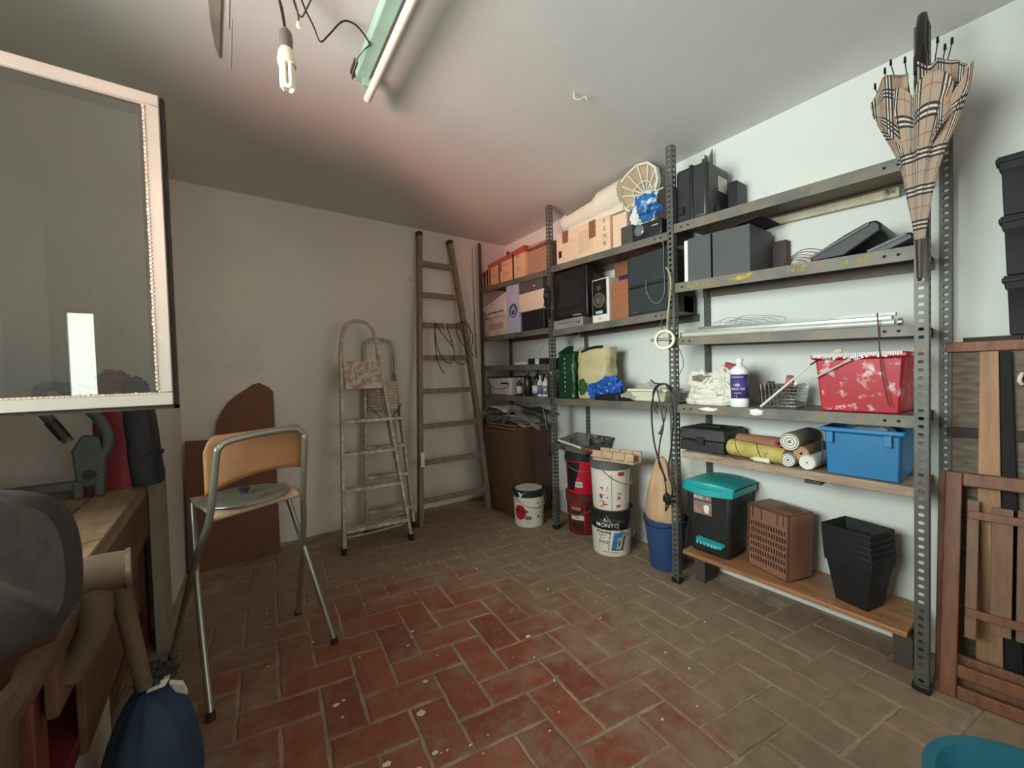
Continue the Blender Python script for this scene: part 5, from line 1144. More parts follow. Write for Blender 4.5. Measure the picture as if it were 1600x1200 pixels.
# --- varnished board: pedal bin, crate, pots
z = zC6(1.1)+.001
t = thing('pedal_bin', 'black pedal bin with turquoise lid and pedal on the varnished board', 'bin', (2.25, 1.14, z))
mb = MB(); mb.hexa([(2.135, 1.035, z), (2.36, 1.035, z), (2.36, 1.245, z), (2.135, 1.245, z), (2.118, 1.008, z+.37), (2.385, 1.008, z+.37), (2.385, 1.268, z+.37), (2.118, 1.268, z+.37)])
make('body', mb, mat('bin_black', (30, 31, 31), .5), t, bev=.02, seg=3)
TQ = mat('turquoise_plastic', (36, 160, 160), .45, var=.04)
def lidf(u, v):
    y = lerp(1.275, 1.0, u); q = sin(pi*u)**.7
    xf = 2.118-.045*sin(pi*u); x = lerp(xf, 2.39, v**1.3)
    zt_ = z+.375+.040*min(1, 1.2-.9*abs(v-.45)*1.0)*(.35+.65*q)-(0 if v > .04 else .030)
    return (x, y, zt_)
mb = MB(); mb.grid(lidf, 26, 14); 
lidm = mb.bm
make('lid', mb, TQ, t, solid=.010, smooth=True)
make('lid_rim', MB().prism([(2.112-.045*sin(pi*k/14), lerp(1.275, 1.0, k/14), z+.345) for k in range(15)]+[(2.392, 1.0, z+.345), (2.392, 1.275, z+.345)], (0, 0, .034)), TQ, t, bev=.003)
mb = MB(); mb.prism([(2.10, 1.195, z+.078), (2.085, 1.165, z+.072), (2.082, 1.09, z+.068), (2.09, 1.05, z+.068), (2.125, 1.045, z+.075), (2.125, 1.195, z+.082)], (0, 0, .016)); make('pedal', mb, TQ, t, bev=.003)
mb = MB()
for k in range(6): mb.box(2.081+.0005*k, 2.0835+.0005*k, 1.075+.02*k, 1.083+.02*k, z+.068, z+.086)
make('pedal_ribs', mb, mat('pale_turquoise', (110, 190, 190), .5), t)
sx_, sy0, sy1, sz0_, sz1_ = 2.1195, 1.115, 1.215, z+.225, z+.335
make('sticker', MB().box(sx_-.0015, sx_+.003, sy0, sy1, sz0_, sz1_), mat('sticker_brown', (150, 118, 104), .5, var=.2, vs=30), t)
make('sticker_band', MB().box(sx_-.0022, sx_-.0012, sy0, sy1, sz1_-.042, sz1_-.03), mat('sticker_slate', (70, 84, 96), .5), t)
make('sticker_picture', MB().blob((sx_-.001, sy0+.028, sz0_+.032), (.0015, .018, .026), seed=3, amp=.4, sub=2, flat=False), WHT, t)
text('eco', .034, onX(sx_-.0026, sy1-.026, sz1_-.016), LW, t)
text('Bin', .014, onX(sx_-.0026, sy0+.020, sz1_-.018), LW, t)

# brown crate on end
O_ = Vector((2.135, .757, z+.006)); U_ = Vector((.30, .95, 0)).normalized(); V_ = Vector((.95, -.30, 0)).normalized(); tl_ = Vector((.045, -.01, 1)).normalized()
CRB = mat('brown_crate_plastic', (136, 96, 74), .5, var=.08)
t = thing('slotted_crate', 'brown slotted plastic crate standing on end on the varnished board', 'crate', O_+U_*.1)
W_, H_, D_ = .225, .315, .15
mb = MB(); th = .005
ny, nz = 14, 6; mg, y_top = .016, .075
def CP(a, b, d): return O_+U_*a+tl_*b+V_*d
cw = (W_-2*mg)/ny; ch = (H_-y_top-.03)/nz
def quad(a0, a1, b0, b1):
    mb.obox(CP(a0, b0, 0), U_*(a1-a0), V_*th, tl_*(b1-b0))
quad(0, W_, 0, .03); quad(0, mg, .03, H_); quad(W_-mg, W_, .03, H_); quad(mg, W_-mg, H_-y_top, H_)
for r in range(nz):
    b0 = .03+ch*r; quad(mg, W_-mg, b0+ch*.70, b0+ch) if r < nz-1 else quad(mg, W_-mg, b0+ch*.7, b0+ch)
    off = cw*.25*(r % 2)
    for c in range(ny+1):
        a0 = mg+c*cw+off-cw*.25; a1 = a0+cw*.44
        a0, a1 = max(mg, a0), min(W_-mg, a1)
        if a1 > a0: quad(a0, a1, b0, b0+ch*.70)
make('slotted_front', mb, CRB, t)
make('shade_panel', MB().obox(CP(.006, .01, .05), U_*(W_-.012), V_*.004, tl_*(H_-.02)), mat('painted_crate_shade', (34, 28, 26), .9), t)  # dark sheet added to stand for the shade inside the crate
mb = MB(); mb.obox(CP(0, 0, th), U_*.005, V_*D_, tl_*H_).obox(CP(W_-.005, 0, th), U_*.005, V_*D_, tl_*H_).obox(CP(0, H_-.005, th), U_*W_, V_*D_, tl_*.005).obox(CP(0, 0, th), U_*W_, V_*D_, tl_*.005)
make('side_wall', mb, CRB, t, bev=.002)
mb = MB()
for a in (.03, .06, .145, .195): mb.obox(CP(a, H_-.065, -.004), U_*.005, V_*.004, tl_*.055)
mb.obox(CP(0, H_-.012, -.006), U_*W_, V_*.006, tl_*.012); mb.obox(CP(W_-.010, 0, -.006), U_*.010, V_*.006, tl_*H_); mb.obox(CP(0, 0, -.006), U_*.010, V_*.006, tl_*H_)
for d_ in (.05, .09): mb.obox(CP(.02, H_, d_), U_*.09, V_*.012, tl_*.006)
make('rib', mb, mat('crate_rib', (92, 62, 48), .5), t)
for a in (.005, W_-.03): make('foot', MB().obox(CP(a, -.006, .01), U_*.022, V_*.02, tl_*.008), CRB, t)

# nested square black pots
zp = zC6(.5)+.001
PB = mat('pot_black', (24, 26, 27), .55)
for k in range(5):
    lab = ('lowest and outermost black square plant pot of the nested stack', 'black square plant pot nested second from the bottom of the stack', 'black square plant pot nested third in the middle of the stack', 'black square plant pot nested fourth, just under the top one', 'topmost black square plant pot of the nested stack')[k]
    t = thing('plant_pot', lab, 'pot', (2.205, .515, zp+.025*k), 'nested black square plant pots')
    zz0 = zp+.025*k; hh = .232
    a_b, a_t = .058, .080
    cx, cy = 2.205+.001*k, .515+.002*k
    mb = MB(); rot = Matrix.Rotation(RAD(-14), 3, 'Z')
    def rq(a, zz): return mb.vs([Vector((cx, cy, zz))+rot@Vector((sx*a, sy*a*1.02, 0)) for sx, sy in ((-1, -1), (1, -1), (1, 1), (-1, 1))])
    seq = [rq(a_b, zz0), rq(a_t, zz0+hh-.06), rq(a_t+.005, zz0+hh-.06), rq(a_t+.010, zz0+hh), rq(a_t+.006, zz0+hh), rq(a_t-.003, zz0+hh-.06), rq(a_b-.003, zz0+.003)]
    mb.bm.faces.new(seq[0][::-1]); mb.bm.faces.new(seq[-1])
    for A, B in zip(seq, seq[1:]):
        for i in range(4): mb.bm.faces.new((A[i], A[(i+1) % 4], B[(i+1) % 4], B[i]))
    make('body', mb, PB, t, bev=.003)

# ================================================================== on the floor under the shelving
CB_ = mat('cabinet_veneer', (92, 64, 48), .5, var=.12, vs=4, grain=(6, 6, 1), dirt=(104, 78, 60), da=.15, ds=3)
t = thing('wooden_cabinet', 'dark brown veneered cabinet in the corner under the newspapers', 'cabinet', (2.18, 2.97, 0))
make('body', MB().box(1.99, 2.40, 2.745, 3.19, .0, .765), CB_, t, bev=.002)
make('door', MB().box(1.972, 1.989, 2.75, 3.185, .03, .755), CB_, t, bev=.002)
make('top_panel', MB().box(1.965, 2.405, 2.74, 3.195, .766, .785), mat('reddish_top', (126, 82, 58), .5, var=.15, grain=(6, 1, 6)), t, bev=.002)
make('handle', MB().tube([(1.972, 2.80, .50), (1.960, 2.80, .505), (1.956, 2.80, .55), (1.960, 2.80, .595), (1.972, 2.80, .60)], .004, 8, smooth=4), mat('bronze_handle', (134, 98, 66), .35, .7), t, smooth=True)
NP = mat('newsprint', (186, 176, 164), .9, var=.06, dirt=(96, 88, 82), da=.35, ds=26)
labs = ('rolled newspaper arching over the left of the pile on the cabinet', 'grey folded newspaper lowest on the cabinet top', 'bent newspaper in the middle of the pile on the cabinet', 'newspaper with its fold hanging over the cabinet front edge', 'dark printed magazine at the back of the cabinet pile')
def paper(k, y0, y1, xc, w_, zf, col):
    def f(u, v):
        y = lerp(y1, y0, u); return (xc+w_*(v-.5)+.012*noise.noise(Vector((u*3, v*2, k))), y, zf(u)+.010*noise.noise(Vector((u*4, v*3, k+9))))
    mb = MB(); mb.grid(f, 24, 10); tagit(make('newspaper', mb, col, solid=.007, smooth=True), labs[k], 'newspaper', 'newspapers heaped on the cabinet')
paper(0, 2.84, 3.23, 2.09, .27, lambda u: .955-.20*(u-.55)**2-.0+(-.05 if u < .02 else 0), NP)
paper(1, 2.75, 3.17, 2.12, .30, lambda u: .800, mat('newsprint_grey', (128, 120, 112), .9, var=.1, dirt=(70, 64, 60), da=.3, ds=20))
paper(2, 2.62, 3.12, 2.13, .26, lambda u: .835+.045*sin(pi*u)**2+(-.03*max(0, u-.7)/.3), NP)
paper(3, 2.56, 3.19, 2.06, .22, lambda u: .845+.018*sin(5*u)+.012, mat('newsprint_dark', (98, 90, 84), .9, var=.2, vs=14, dirt=(170, 160, 150), da=.2, ds=26))
paper(4, 2.62, 3.05, 2.27, .22, lambda u: .905+.02*sin(4*u), mat('newsprint_dark'))
mb = MB(); mb.bar((2.0, 2.93, .80), (1.99, 2.775, .955), .03, .006, up=(1, 0, 0)).bar((1.995, 2.775, .955), (2.03, 2.45, .80), .035, .006, up=(1, 0, 0)).bar((1.995, 2.80, .87), (2.05, 2.47, .86), .028, .006, up=(1, 0, 0))
tagit(make('folded_strip', mb, mat('grey_strip', (104, 98, 92), .8, var=.2, vs=20)), 'grey folded strips bent into an upside-down V in front of the newspapers', 'strip')

def pail(name, label, cx, cy, z, r0, r1, h, m, rimm, rimh=.045, lid=None, handle=None, rimr=.006, n=48):
    t = thing(name, label, 'bucket', (cx, cy, z))
    mb = MB(); mb.lathe((cx, cy, z), [(0, .004), (r0-.006, .004), (r0-.004, 0), (r0, .004), (r1, h-rimh), (r1, h), (r1-.004, h), (r1-.004, h-.02), (0, h-.02)] if lid is None else [(0, .004), (r0-.006, .004), (r0-.004, 0), (r0, .004), (r1, h-rimh), (r1-.003, h-.004), (0, h-.004)], n=n); make('body', mb, m, t, smooth=True)
    mb = MB(); mb.lathe((cx, cy, z+h-rimh), [(r1, 0), (r1+rimr, .002), (r1+rimr, rimh-.008), (r1+rimr+.002, rimh-.006), (r1+rimr+.002, rimh), (r1-.012, rimh), (r1-.014, rimh-.008)], n=n); make('rim_band', mb, rimm, t, smooth=True)
    if lid: mb = MB(); mb.lathe((cx, cy, z+h-.008), [(0, .001), (r1-.018, .001), (r1-.012, .009)], n=n); make('lid', mb, lid, t, smooth=True, solid=.002)
    if handle:
        a0, dz = handle; pp = []
        for k in range(17):
            q = k/16; an = a0+lerp(-pi/2, pi/2, q); rr = r1+.010+.004*sin(pi*q); pp.append((cx+rr*cos(an), cy+rr*sin(an), z+h-rimh*.6-dz*sin(pi*q)**.8))
        make('handle', MB().tube(pp, .0028, 7), mat('handle_wire', (170, 168, 160), .35, .8), t, smooth=True)
    return t
def facing(cx, cy): return math.atan2(-cy, -cx)
RIMB = mat('black_rim', (34, 40, 36), .4, dirt=(200, 200, 190), da=.08, ds=22)
PW = mat('white_pail', (218, 212, 198), .4, var=.03)
# white bucket in front of the cabinet
cx, cy = 2.02, 2.605; ph = facing(cx, cy)
t = pail('paint_bucket', 'white paint bucket with black rim and red circle beside the cabinet', cx, cy, .001, .118, .127, .30, PW, RIMB, .055, mat('grey_dusty_lid', (160, 156, 144), .6, var=.08), (ph+.5, .10))
mb = MB(); pr = .1245; a0 = ph-.62
pts = [(.052*cos(k*2*pi/36), .060*sin(k*2*pi/36)) for k in range(36)]
def cylp(cx, cy, r, a0, z0): return lambda u, v: Vector((cx+r*cos(a0+u/r), cy+r*sin(a0+u/r), z0+v))
def disc(cx, cy, r, a0, z0, ru, rv, m, t, name='round_print', seg=10, n=36):
    f = cylp(cx, cy, r, a0, z0); mb = MB(); prev = None
    rings = [[mb.bm.verts.new(f(ru*q/seg*cos(k*2*pi/n), rv*q/seg*sin(k*2*pi/n))) for k in range(n)] for q in range(1, seg+1)]
    c = mb.bm.verts.new(f(0, 0))
    for k in range(n): mb.bm.faces.new((c, rings[0][k], rings[0][(k+1) % n]))
    for A, B in zip(rings, rings[1:]):
        for k in range(n): mb.bm.faces.new((A[k], B[k], B[(k+1) % n], A[(k+1) % n]))
    return make(name, mb, m, t, solid=.0012)
def patch(cx, cy, rf, a0, z0, poly, m, t, name='print', nu=10):
    """quad strip patch on the cylinder; poly = [(u0,v0),(u1,v1)] opposite corners"""
    (u0, v0), (u1, v1) = poly; mb = MB()
    mb.grid(lambda a, b: cylp(cx, cy, rf(z0+lerp(v0, v1, b)), a0, z0)(lerp(u0, u1, a), lerp(v0, v1, b)), nu, 2); return make(name, mb, m, t, solid=.0012)
disc(cx, cy, .1245, ph-.62, .125, .052, .060, mat('bright_red_print', (190, 24, 34), .4), t)
BKI = mat('black_print', (24, 22, 24), .5)
text('JATUIX', .034, onC(cx, cy, .1262, ph-.50, .135), BKI, t, ext=.001, sx=1.1)
text('pintura plastica', .010, onC(cx, cy, .1255, ph-.45, .215), mat('grey_print', (110, 110, 108), .6), t)
for k, (u, v, w_, h_) in enumerate(((.60, .20, .014, .014), (.62, .09, .018, .02), (-.05, .085, .05, .03), (-.1, .05, .012, .01))):
    patch(cx, cy, lambda q: .1252, ph+u, v, [(-w_/2, -h_/2), (w_/2, h_/2)], mat('grey_print'), t)
mb = MB(); mb.prism([cylp(cx, cy, .1345, ph-.55, .24)(u, v) for u, v in ((-.02, .052), (.055, .050), (.02, .038), (.008, .004), (-.004, .004), (-.008, .036))], Vector((cos(ph), sin(ph), 0))*.001); make('paint_drip', mb, WHT, t)

# lower bucket MONTO
cx, cy = 2.155, 1.845; ph = facing(cx, cy)
BKP = mat('black_pail', (30, 32, 32), .4, var=.1)
t = pail('paint_bucket', 'white and black bucket lettered MONTO, lower one of the front stack', cx, cy, .001, .124, .139, .315, PW, BKP, .05, None, (ph+1.35, .15))
rf = lambda z_: lerp(.124, .139, z_/.265)+.0012
def band(cx, cy, z0, z1, rf, m, t, name='colour_band'):
    mb = MB(); mb.lathe((cx, cy, 0), [(rf(z0), z0), (rf(z1), z1)], n=48); return make(name, mb, m, t, solid=.0012, smooth=True)
band(cx, cy, .185, .268, rf, BKP, t)
text('MONTO', .040, lambda a, b: cylp(cx, cy, rf(.214+b)+.0022, ph-.20, .216)(a, b), WHT, t, ext=.0004, sx=1.05)
text('pinturas', .010, lambda a, b: cylp(cx, cy, rf(.21)+.0015, ph+.08, .190)(a, b), mat('grey_green_print', (120, 150, 130), .5), t)
patch(cx, cy, lambda q: rf(q)+.002, ph-.30, .262, [(-.003, -.014), (.004, .016)], WHT, t)
GD = mat('dark_grey_print', (70, 70, 72), .6)
text('OVALDINE', .022, lambda a, b: cylp(cx, cy, rf(.165)+.001, ph-.42, .168)(a, b), GD, t, ext=.0006)
text('plastica mate', .011, lambda a, b: cylp(cx, cy, rf(.14)+.001, ph-.45, .147)(a, b), GD, t)
text('interior', .011, lambda a, b: cylp(cx, cy, rf(.12)+.001, ph-.45, .130)(a, b), GD, t)
text('O S O', .026, lambda a, b: cylp(cx, cy, rf(.10)+.001, ph-.42, .100)(a, b), GD, t, ext=.0006)
text('Pintura para interior y exterior', .008, lambda a, b: cylp(cx, cy, rf(.03)+.001, ph-.05, .035)(a, b), GD, t)
for k in range(5): patch(cx, cy, lambda q: rf(q)+.001, ph-.06-.025*k, .16-.026*k, [(-.0018, -.010), (.0018, .010)], BKI, t)
def slant(u0, u1, v0, v1, sh, m, off=.001):
    mb = MB(); mb.grid(lambda a, b: cylp(cx, cy, rf(lerp(v0, v1, b))+off, ph, 0)(lerp(u0, u1, a)+sh*b, lerp(v0, v1, b)), 8, 3); make('picture_print', mb, m, t, solid=.001)
slant(-.005, .082, .05, .172, .022, mat('pale_picture', (170, 172, 166), .5), .001)
slant(-.002, .028, .052, .17, .022, mat('blue_picture', (56, 116, 178), .5, var=.3, vs=30), .0018)
slant(.030, .062, .135, .17, .022, mat('blue_picture'), .0019)
slant(.064, .075, .052, .145, .022, mat('slate_picture', (64, 66, 70), .5), .002)
slant(.0, .08, .049, .056, .0, mat('slate_picture'), .0022)
slant(.042, .052, .08, .115, .008, mat('slate_picture'), .0024)
# upper bucket with red squares
zb = .262; GRL = mat('grey_pail_lid', (92, 94, 94), .45, var=.06)
t = pail('paint_bucket', 'white bucket dotted with red squares, upper one of the front stack', cx, cy, zb+.034, .120, .132, .345, PW, GRL, .055, GRL, (ph+1.1, .12))
rg = lambda z_: lerp(.120, .132, (z_-zb-.034)/.29)+.0015
SQ = mat('crimson_square', (190, 36, 60), .5)
rs = random.Random(4)
for k in range(36):
    if k < 27: u, v = -.075+.062*rs.random()+.0, .02+.15*rs.random(); s = rs.choice([.0025, .0035, .005, .007])
    else: u, v = .042+.02*rs.random(), .03+.16*rs.random(); s = rs.choice([.004, .007, .009])
    a0 = ph; zz1 = zb+.034+.01+v
    mb = MB(); c0 = (u, v)
    mb.prism([cylp(cx, cy, rg(zz1)+.001, a0, zz1)(u+du*s, dv*s*1.1) for du, dv in ((-1, -.3), (.3, -1), (1, .3), (-.3, 1))], Vector((cos(ph), sin(ph), 0))*.0006)
    make('red_square', mb, SQ, t)
patch(cx, cy, lambda q: rg(q)+.0008, ph+.05, zb+.034+.14, [(-.0008, -.13), (.0008, .13)], GD, t, 'seam_line')
disc(cx, cy, .1265, ph-.52, zb+.145, .012, .015, mat('blue_picture'), t, seg=3, n=16)
patch(cx, cy, lambda q: rg(q)+.001, ph+.55, zb+.034+.265, [(-.022, -.012), (.022, .014)], mat('red_label', (176, 50, 56), .5, dirt=(220, 200, 200), da=.2, ds=50), t)
# wooden mitre box and lid
t = thing('mitre_box', 'pale wooden mitre box with saw slots lying on the grey bucket lid', 'mitre box', (2.09, 1.76, zb+.38))
MW = mat('pale_mitre_wood', (196, 168, 136), .7, var=.12, vs=5, grain=(6, 1, 6))
zq = zb+.381
a = Vector((2.035, 1.895, zq)); b = Vector((2.055, 1.575, zq+.012)); dr = (b-a); up_ = Vector((0, 0, 1)); nn_ = Vector((1, .06, 0))
mb = MB(); mb.obox(a, dr, nn_*.10, up_*.012); cuts = [0, .24, .255, .50, .515, .80, .815, 1]
for k in range(0, 8, 2): mb.obox(a+dr*cuts[k]+up_*.012, dr*(cuts[k+1]-cuts[k]), nn_*.014, up_*.055)
for k in range(0, 8, 2): mb.obox(a+dr*cuts[k]+nn_*.086+up_*.012, dr*(cuts[k+1]-cuts[k]), nn_*.014, up_*.06)
mb.obox(a+up_*.012, dr, nn_*.0135, up_*.014)
make('box_body', mb, MW, t, bev=.0015)
make('dowel', MB().cyl(a+Vector((.02, .03, .02)), a+Vector((.02, -.02, .028)), .008, n=12), MW, t, smooth=True)
# red buckets stacked behind
cx, cy = 2.265, 2.215; ph = facing(cx, cy)
DR = mat('dark_red_pail', (120, 34, 40), .4, var=.2, vs=12, dirt=(46, 24, 24), da=.35, ds=9)
t = pail('paint_bucket', 'dark red and black labelled bucket, lower one of the rear stack', cx, cy, .001, .118, .134, .315, DR, mat('maroon_rim', (96, 50, 44), .4, var=.2), .05, None, (ph-.6, .13))
rh = lambda z_: lerp(.118, .134, z_/.265)+.0015
patch(cx, cy, rh, ph-.4, .135, [(-.05, -.018), (.06, .018)], PW, t, 'white_label'); text('LISO', .022, lambda a, b: cylp(cx, cy, rh(.135)+.001, ph-.4, .135)(a, b), GD, t)
patch(cx, cy, rh, ph-.35, .07, [(-.05, -.03), (.04, .03)], mat('dark_print_area', (52, 34, 32), .5), t); patch(cx, cy, rh, ph+.05, .12, [(-.006, -.10), (.006, .10)], mat('bright_red_print'), t); patch(cx, cy, rh, ph-.4, .205, [(-.05, -.012), (.03, .012)], mat('ochre_print', (156, 128, 90), .5), t)
patch(cx, cy, rh, ph-.4, .175, [(-.04, -.008), (.03, .008)], mat('dark_print_area'), t)
zb2 = .29
t = pail('paint_bucket', 'bright red bucket with black rim, upper one of the rear stack', cx, cy, zb2+.001, .120, .133, .345, mat('bright_red_pail', (198, 24, 48), .35, var=.06), mat('black_rim2', (38, 42, 44), .4), .07, mat('red_lid', (196, 66, 54), .4), (ph+.1, .10))
ri = lambda z_: lerp(.120, .133, (z_-zb2)/.275)+.0015
mb = MB(); mb.grid(lambda a, b: cylp(cx, cy, ri(zb2+.05+.22*b)+.0005, ph, 0)(lerp(-.14, -.075+.055*b, a), zb2+.05+.22*b), 8, 4); make('black_print', mb, BLK, t, solid=.001)
patch(cx, cy, ri, ph-.25, zb2+.10, [(-.035, -.022), (.028, .022)], mat('white_label', (206, 200, 194), .5), t, 'white_label'); text('1 5', .016, lambda a, b: cylp(cx, cy, ri(zb2+.12)+.001, ph-.32, zb2+.14)(a, b), WHT, t)
text('mate', .014, lambda a, b: cylp(cx, cy, ri(zb2+.1)+.001, ph-.25, zb2+.10)(a, b), GD, t)
patch(cx, cy, ri, ph-.78, zb2+.20, [(-.012, -.016), (.016, .02)], WHT, t, 'white_label')
# paint tray with brush
zt = zb2+.3475
t = thing('paint_tray', 'dirty grey paint tray lying on the bright red bucket', 'tray', (2.27, 2.2, zt))
TRY = mat('stained_grey_tray', (126, 122, 114), .6, var=.1, dirt=(34, 32, 32), da=.42, ds=12)
mb = MB()
x0, x1, y0, y1 = 2.10, 2.395, 2.02, 2.40
def tr4(i, zz, dz=0): return mb.vs([(x0+i, y0+i, zz), (x1-i*.5, y0+i, zz+dz), (x1-i*.5, y1-i, zz+dz), (x0+i, y1-i, zz)])
seq = [tr4(.03, zt), tr4(0, zt+.045, .055), tr4(-.008, zt+.045, .055), tr4(-.008, zt+.049, .055), tr4(.004, zt+.049, .055), tr4(.033, zt+.004)]
mb.bm.faces.new(seq[0][::-1]); mb.bm.faces.new(seq[-1])
for A, B in zip(seq, seq[1:]):
    for i in range(4): mb.bm.faces.new((A[i], A[(i+1) % 4], B[(i+1) % 4], B[i]))
make('body', mb, TRY, t, bev=.003)
make('leg', MB().hexa([(2.09, 2.385, zt-.06), (2.11, 2.385, zt-.06), (2.11, 2.43, zt-.055), (2.09, 2.43, zt-.055), (2.10, 2.37, zt+.04), (2.13, 2.37, zt+.04), (2.13, 2.41, zt+.04), (2.10, 2.41, zt+.04)]), BLK, t, bev=.004)
t = thing('paintbrush', 'paintbrush with white handle lying across the dirty paint tray', 'brush', (2.16, 2.1, zt+.05))
a, b = Vector((2.115, 2.33, zt+.078)), Vector((2.09, 2.05, zt+.055))
make('handle', MB().tube([a, a.lerp(b, .15), a.lerp(b, .8), b], [.006, .009, .008, .012], 10), WHT, t, smooth=True)
make('bristles', MB().hexa([(2.085, 1.93, zt+.042), (2.12, 1.93, zt+.042), (2.10, 2.05, zt+.045), (2.08, 2.05, zt+.045), (2.085, 1.93, zt+.058), (2.12, 1.93, zt+.058), (2.10, 2.05, zt+.068), (2.08, 2.05, zt+.068)]), mat('rust_bristles', (134, 80, 56), .8), t, bev=.003)
# blue bucket with sack
cx, cy = 2.245, 1.475
t = thing('blue_bucket', 'dark blue plastic bucket on the floor left of the third upright', 'bucket', (cx, cy, 0))
mb = MB(); mb.lathe((cx, cy, .001), [(0, .004), (.092, .004), (.095, 0), (.100, .004), (.133, .305), (.139, .307), (.139, .316), (.130, .316), (.097, .010), (0, .010)], n=48); make('body', mb, mat('blue_bucket_plastic', (44, 72, 116), .45, var=.08), t, smooth=True)
make('bail', MB().tube([(cx+.138*cos(q), cy+.138*sin(q), .31-.03*sin((q-2.2)/2.0*pi)) for q in [2.2+2.0*k/12 for k in range(13)]], .003, 6), STEELD, t, smooth=True)
t = thing('paper_sack', 'upright brown paper sack standing in the blue bucket', 'sack', (cx, cy, .02))
def sackf(u, v):
    an = 2*pi*u; k = (1-.75*max(0, (v-.5)/.5)**1.7)*(.80+.2*min(1, v*3)); nn = 1+.09*noise.noise(Vector((cos(an)*1.5, sin(an)*1.5, v*5)))+.035*sin(an*7+3*v)+.03*noise.noise(Vector((cos(an)*4, sin(an)*4, v*9)))
    return (cx-.01+.09*cos(an)*nn*k, cy+.02*v+.118*sin(an)*nn*k, .02+.66*v)
mb = MB(); mb.grid(sackf, 48, 26, cu=True); mb.blob((cx-.01, cy+.02, .68), (.02, .025, .015), seed=2, amp=.4, sub=2, flat=False)
make('body', mb, mat('brown_sack_paper', (198, 160, 122), .85, var=.12, vs=6, grain=(3, 3, 1), bump=.6, bs=14), t, smooth=True)
mb = MB()
for k in range(9):
    an = k*.7; mb.blob((cx+.08*cos(an), cy+.08*sin(an), .28+.012*(k % 3)), (.03, .03, .02), seed=k, amp=.5, sub=2, flat=False)
make('crumpled_foot', mb, mat('tan_crumple', (176, 134, 98), .9, bump=.4), t, smooth=True)

# ================================================================== umbrella hanging on the near upright
PLAID = bpy.data.materials.new('plaid_cloth'); PLAID.use_nodes = True; nt = PLAID.node_tree; N = nt.nodes; L = nt.links; b = N['Principled BSDF']; b.inputs['Roughness'].default_value = .8
uvn = N.new('ShaderNodeUVMap'); sp = N.new('ShaderNodeSeparateXYZ'); L.new(uvn.outputs[0], sp.inputs[0])
def mth(op, a, bb=None):
    q = N.new('ShaderNodeMath'); q.operation = op
    for i, x in enumerate((a, bb)):
        if x is None: continue
        if isinstance(x, (int, float)): q.inputs[i].default_value = x
        else: L.new(x, q.inputs[i])
    return q.outputs[0]
def stripes(src, n, offs, wd):
    fr_ = mth('FRACT', mth('MULTIPLY', src, n)); tot = None
    for o_ in offs:
        s1 = mth('LESS_THAN', mth('ABSOLUTE', mth('SUBTRACT', fr_, o_)), wd); tot = s1 if tot is None else mth('ADD', tot, s1)
    return mth('MINIMUM', tot, 1.0)
blk = mth('MAXIMUM', stripes(sp.outputs[0], 16, (.30, .44, .58), .034), stripes(sp.outputs[1], 4.2, (.30, .42, .54), .030))
wht = mth('MAXIMUM', stripes(sp.outputs[0], 16, (.37, .51), .026), stripes(sp.outputs[1], 4.2, (.36, .48), .022))
fine = mth('MAXIMUM', stripes(sp.outputs[0], 16, (.94,), .012), stripes(sp.outputs[1], 4.2, (.94,), .010))
base = None
def mixc(f, a, c):
    m = N.new('ShaderNodeMix'); m.data_type = 'RGBA'; L.new(f, m.inputs[0])
    if isinstance(a, tuple): m.inputs[6].default_value = a
    else: L.new(a, m.inputs[6])
    m.inputs[7].default_value = c; return m.outputs[2]
c1 = mixc(wht, lin((164, 144, 124))+(1,), lin((200, 192, 180))+(1,)); c2 = mixc(blk, c1, lin((48, 42, 42))+(1,)); c3 = mixc(fine, c2, lin((150, 72, 62))+(1,))
L.new(c3, b.inputs['Base Color'])
ux, uy = 2.018, .300
t = thing('umbrella', 'beige plaid umbrella hanging closed, tip down, on the near upright', 'umbrella', (ux, uy, 1.6))
NF = 6
def canopy(u, v):
    z_ = lerp(1.685, 2.18, v); an = 2*pi*u
    r = .013+.070*v**1.15+.03*max(0, v-.6)/.4
    ph_ = NF*an; r *= 1+(.10+.12*v)*cos(ph_)*min(1, v*5)
    an2 = an+.30*v*sin(ph_)*.5+.35*v
    fl = max(0, v-.72)/.28
    r = min(r, .112); zz = z_+fl*(.04*cos(ph_)+.02*sin(3*an))
    sw = 1+.25*fl*noise.noise(Vector((cos(an)*1.3, sin(an)*1.3, 4)))+.10*noise.noise(Vector((cos(an)*2, sin(an)*2, v*4)))
    dyo = -.028*v**2
    return (ux+r*cos(an2)*sw*.6-.004, uy+dyo*.3+r*sin(an2)*sw, zz)
mb = MB(); mb.grid(canopy, 160, 60, cu=True, uv=True); make('canopy', mb, PLAID, t, solid=.0015, smooth=True)
def flap(u, v):       # loose panel blown open on the right
    y = lerp(.300, .186, u**.9); zt_ = lerp(2.29, 2.225, u)-.012*abs(sin(u*8)); zb_ = lerp(1.97, 2.115, u**1.4)
    return (1.972+.018*sin(u*9)+.01*sin(v*3), y+.012*(1-v)*u, lerp(zb_, zt_, v))
mb = MB(); mb.grid(flap, 30, 12, uv=True)
for f_ in mb.bm.faces:
    lay = mb.bm.loops.layers.uv.verify()
    for lp in f_.loops: lp[lay].uv = (lp[lay].uv[0]*.16+.2, lp[lay].uv[1]*.5+.55)
make('loose_panel', mb, PLAID, t, solid=.0015, smooth=True)
def flap2(u, v):
    y = lerp(.325, .425, u**.9); zt_ = lerp(2.27, 2.285, min(1, u*1.3))-.07*max(0, u-.6)/.4; zb_ = lerp(1.98, 2.16, u)
    return (1.968+.016*sin(u*8+1)+.008*v, y-.008*(1-v), lerp(zb_, zt_, v))
mb = MB(); mb.grid(flap2, 24, 12, uv=True)
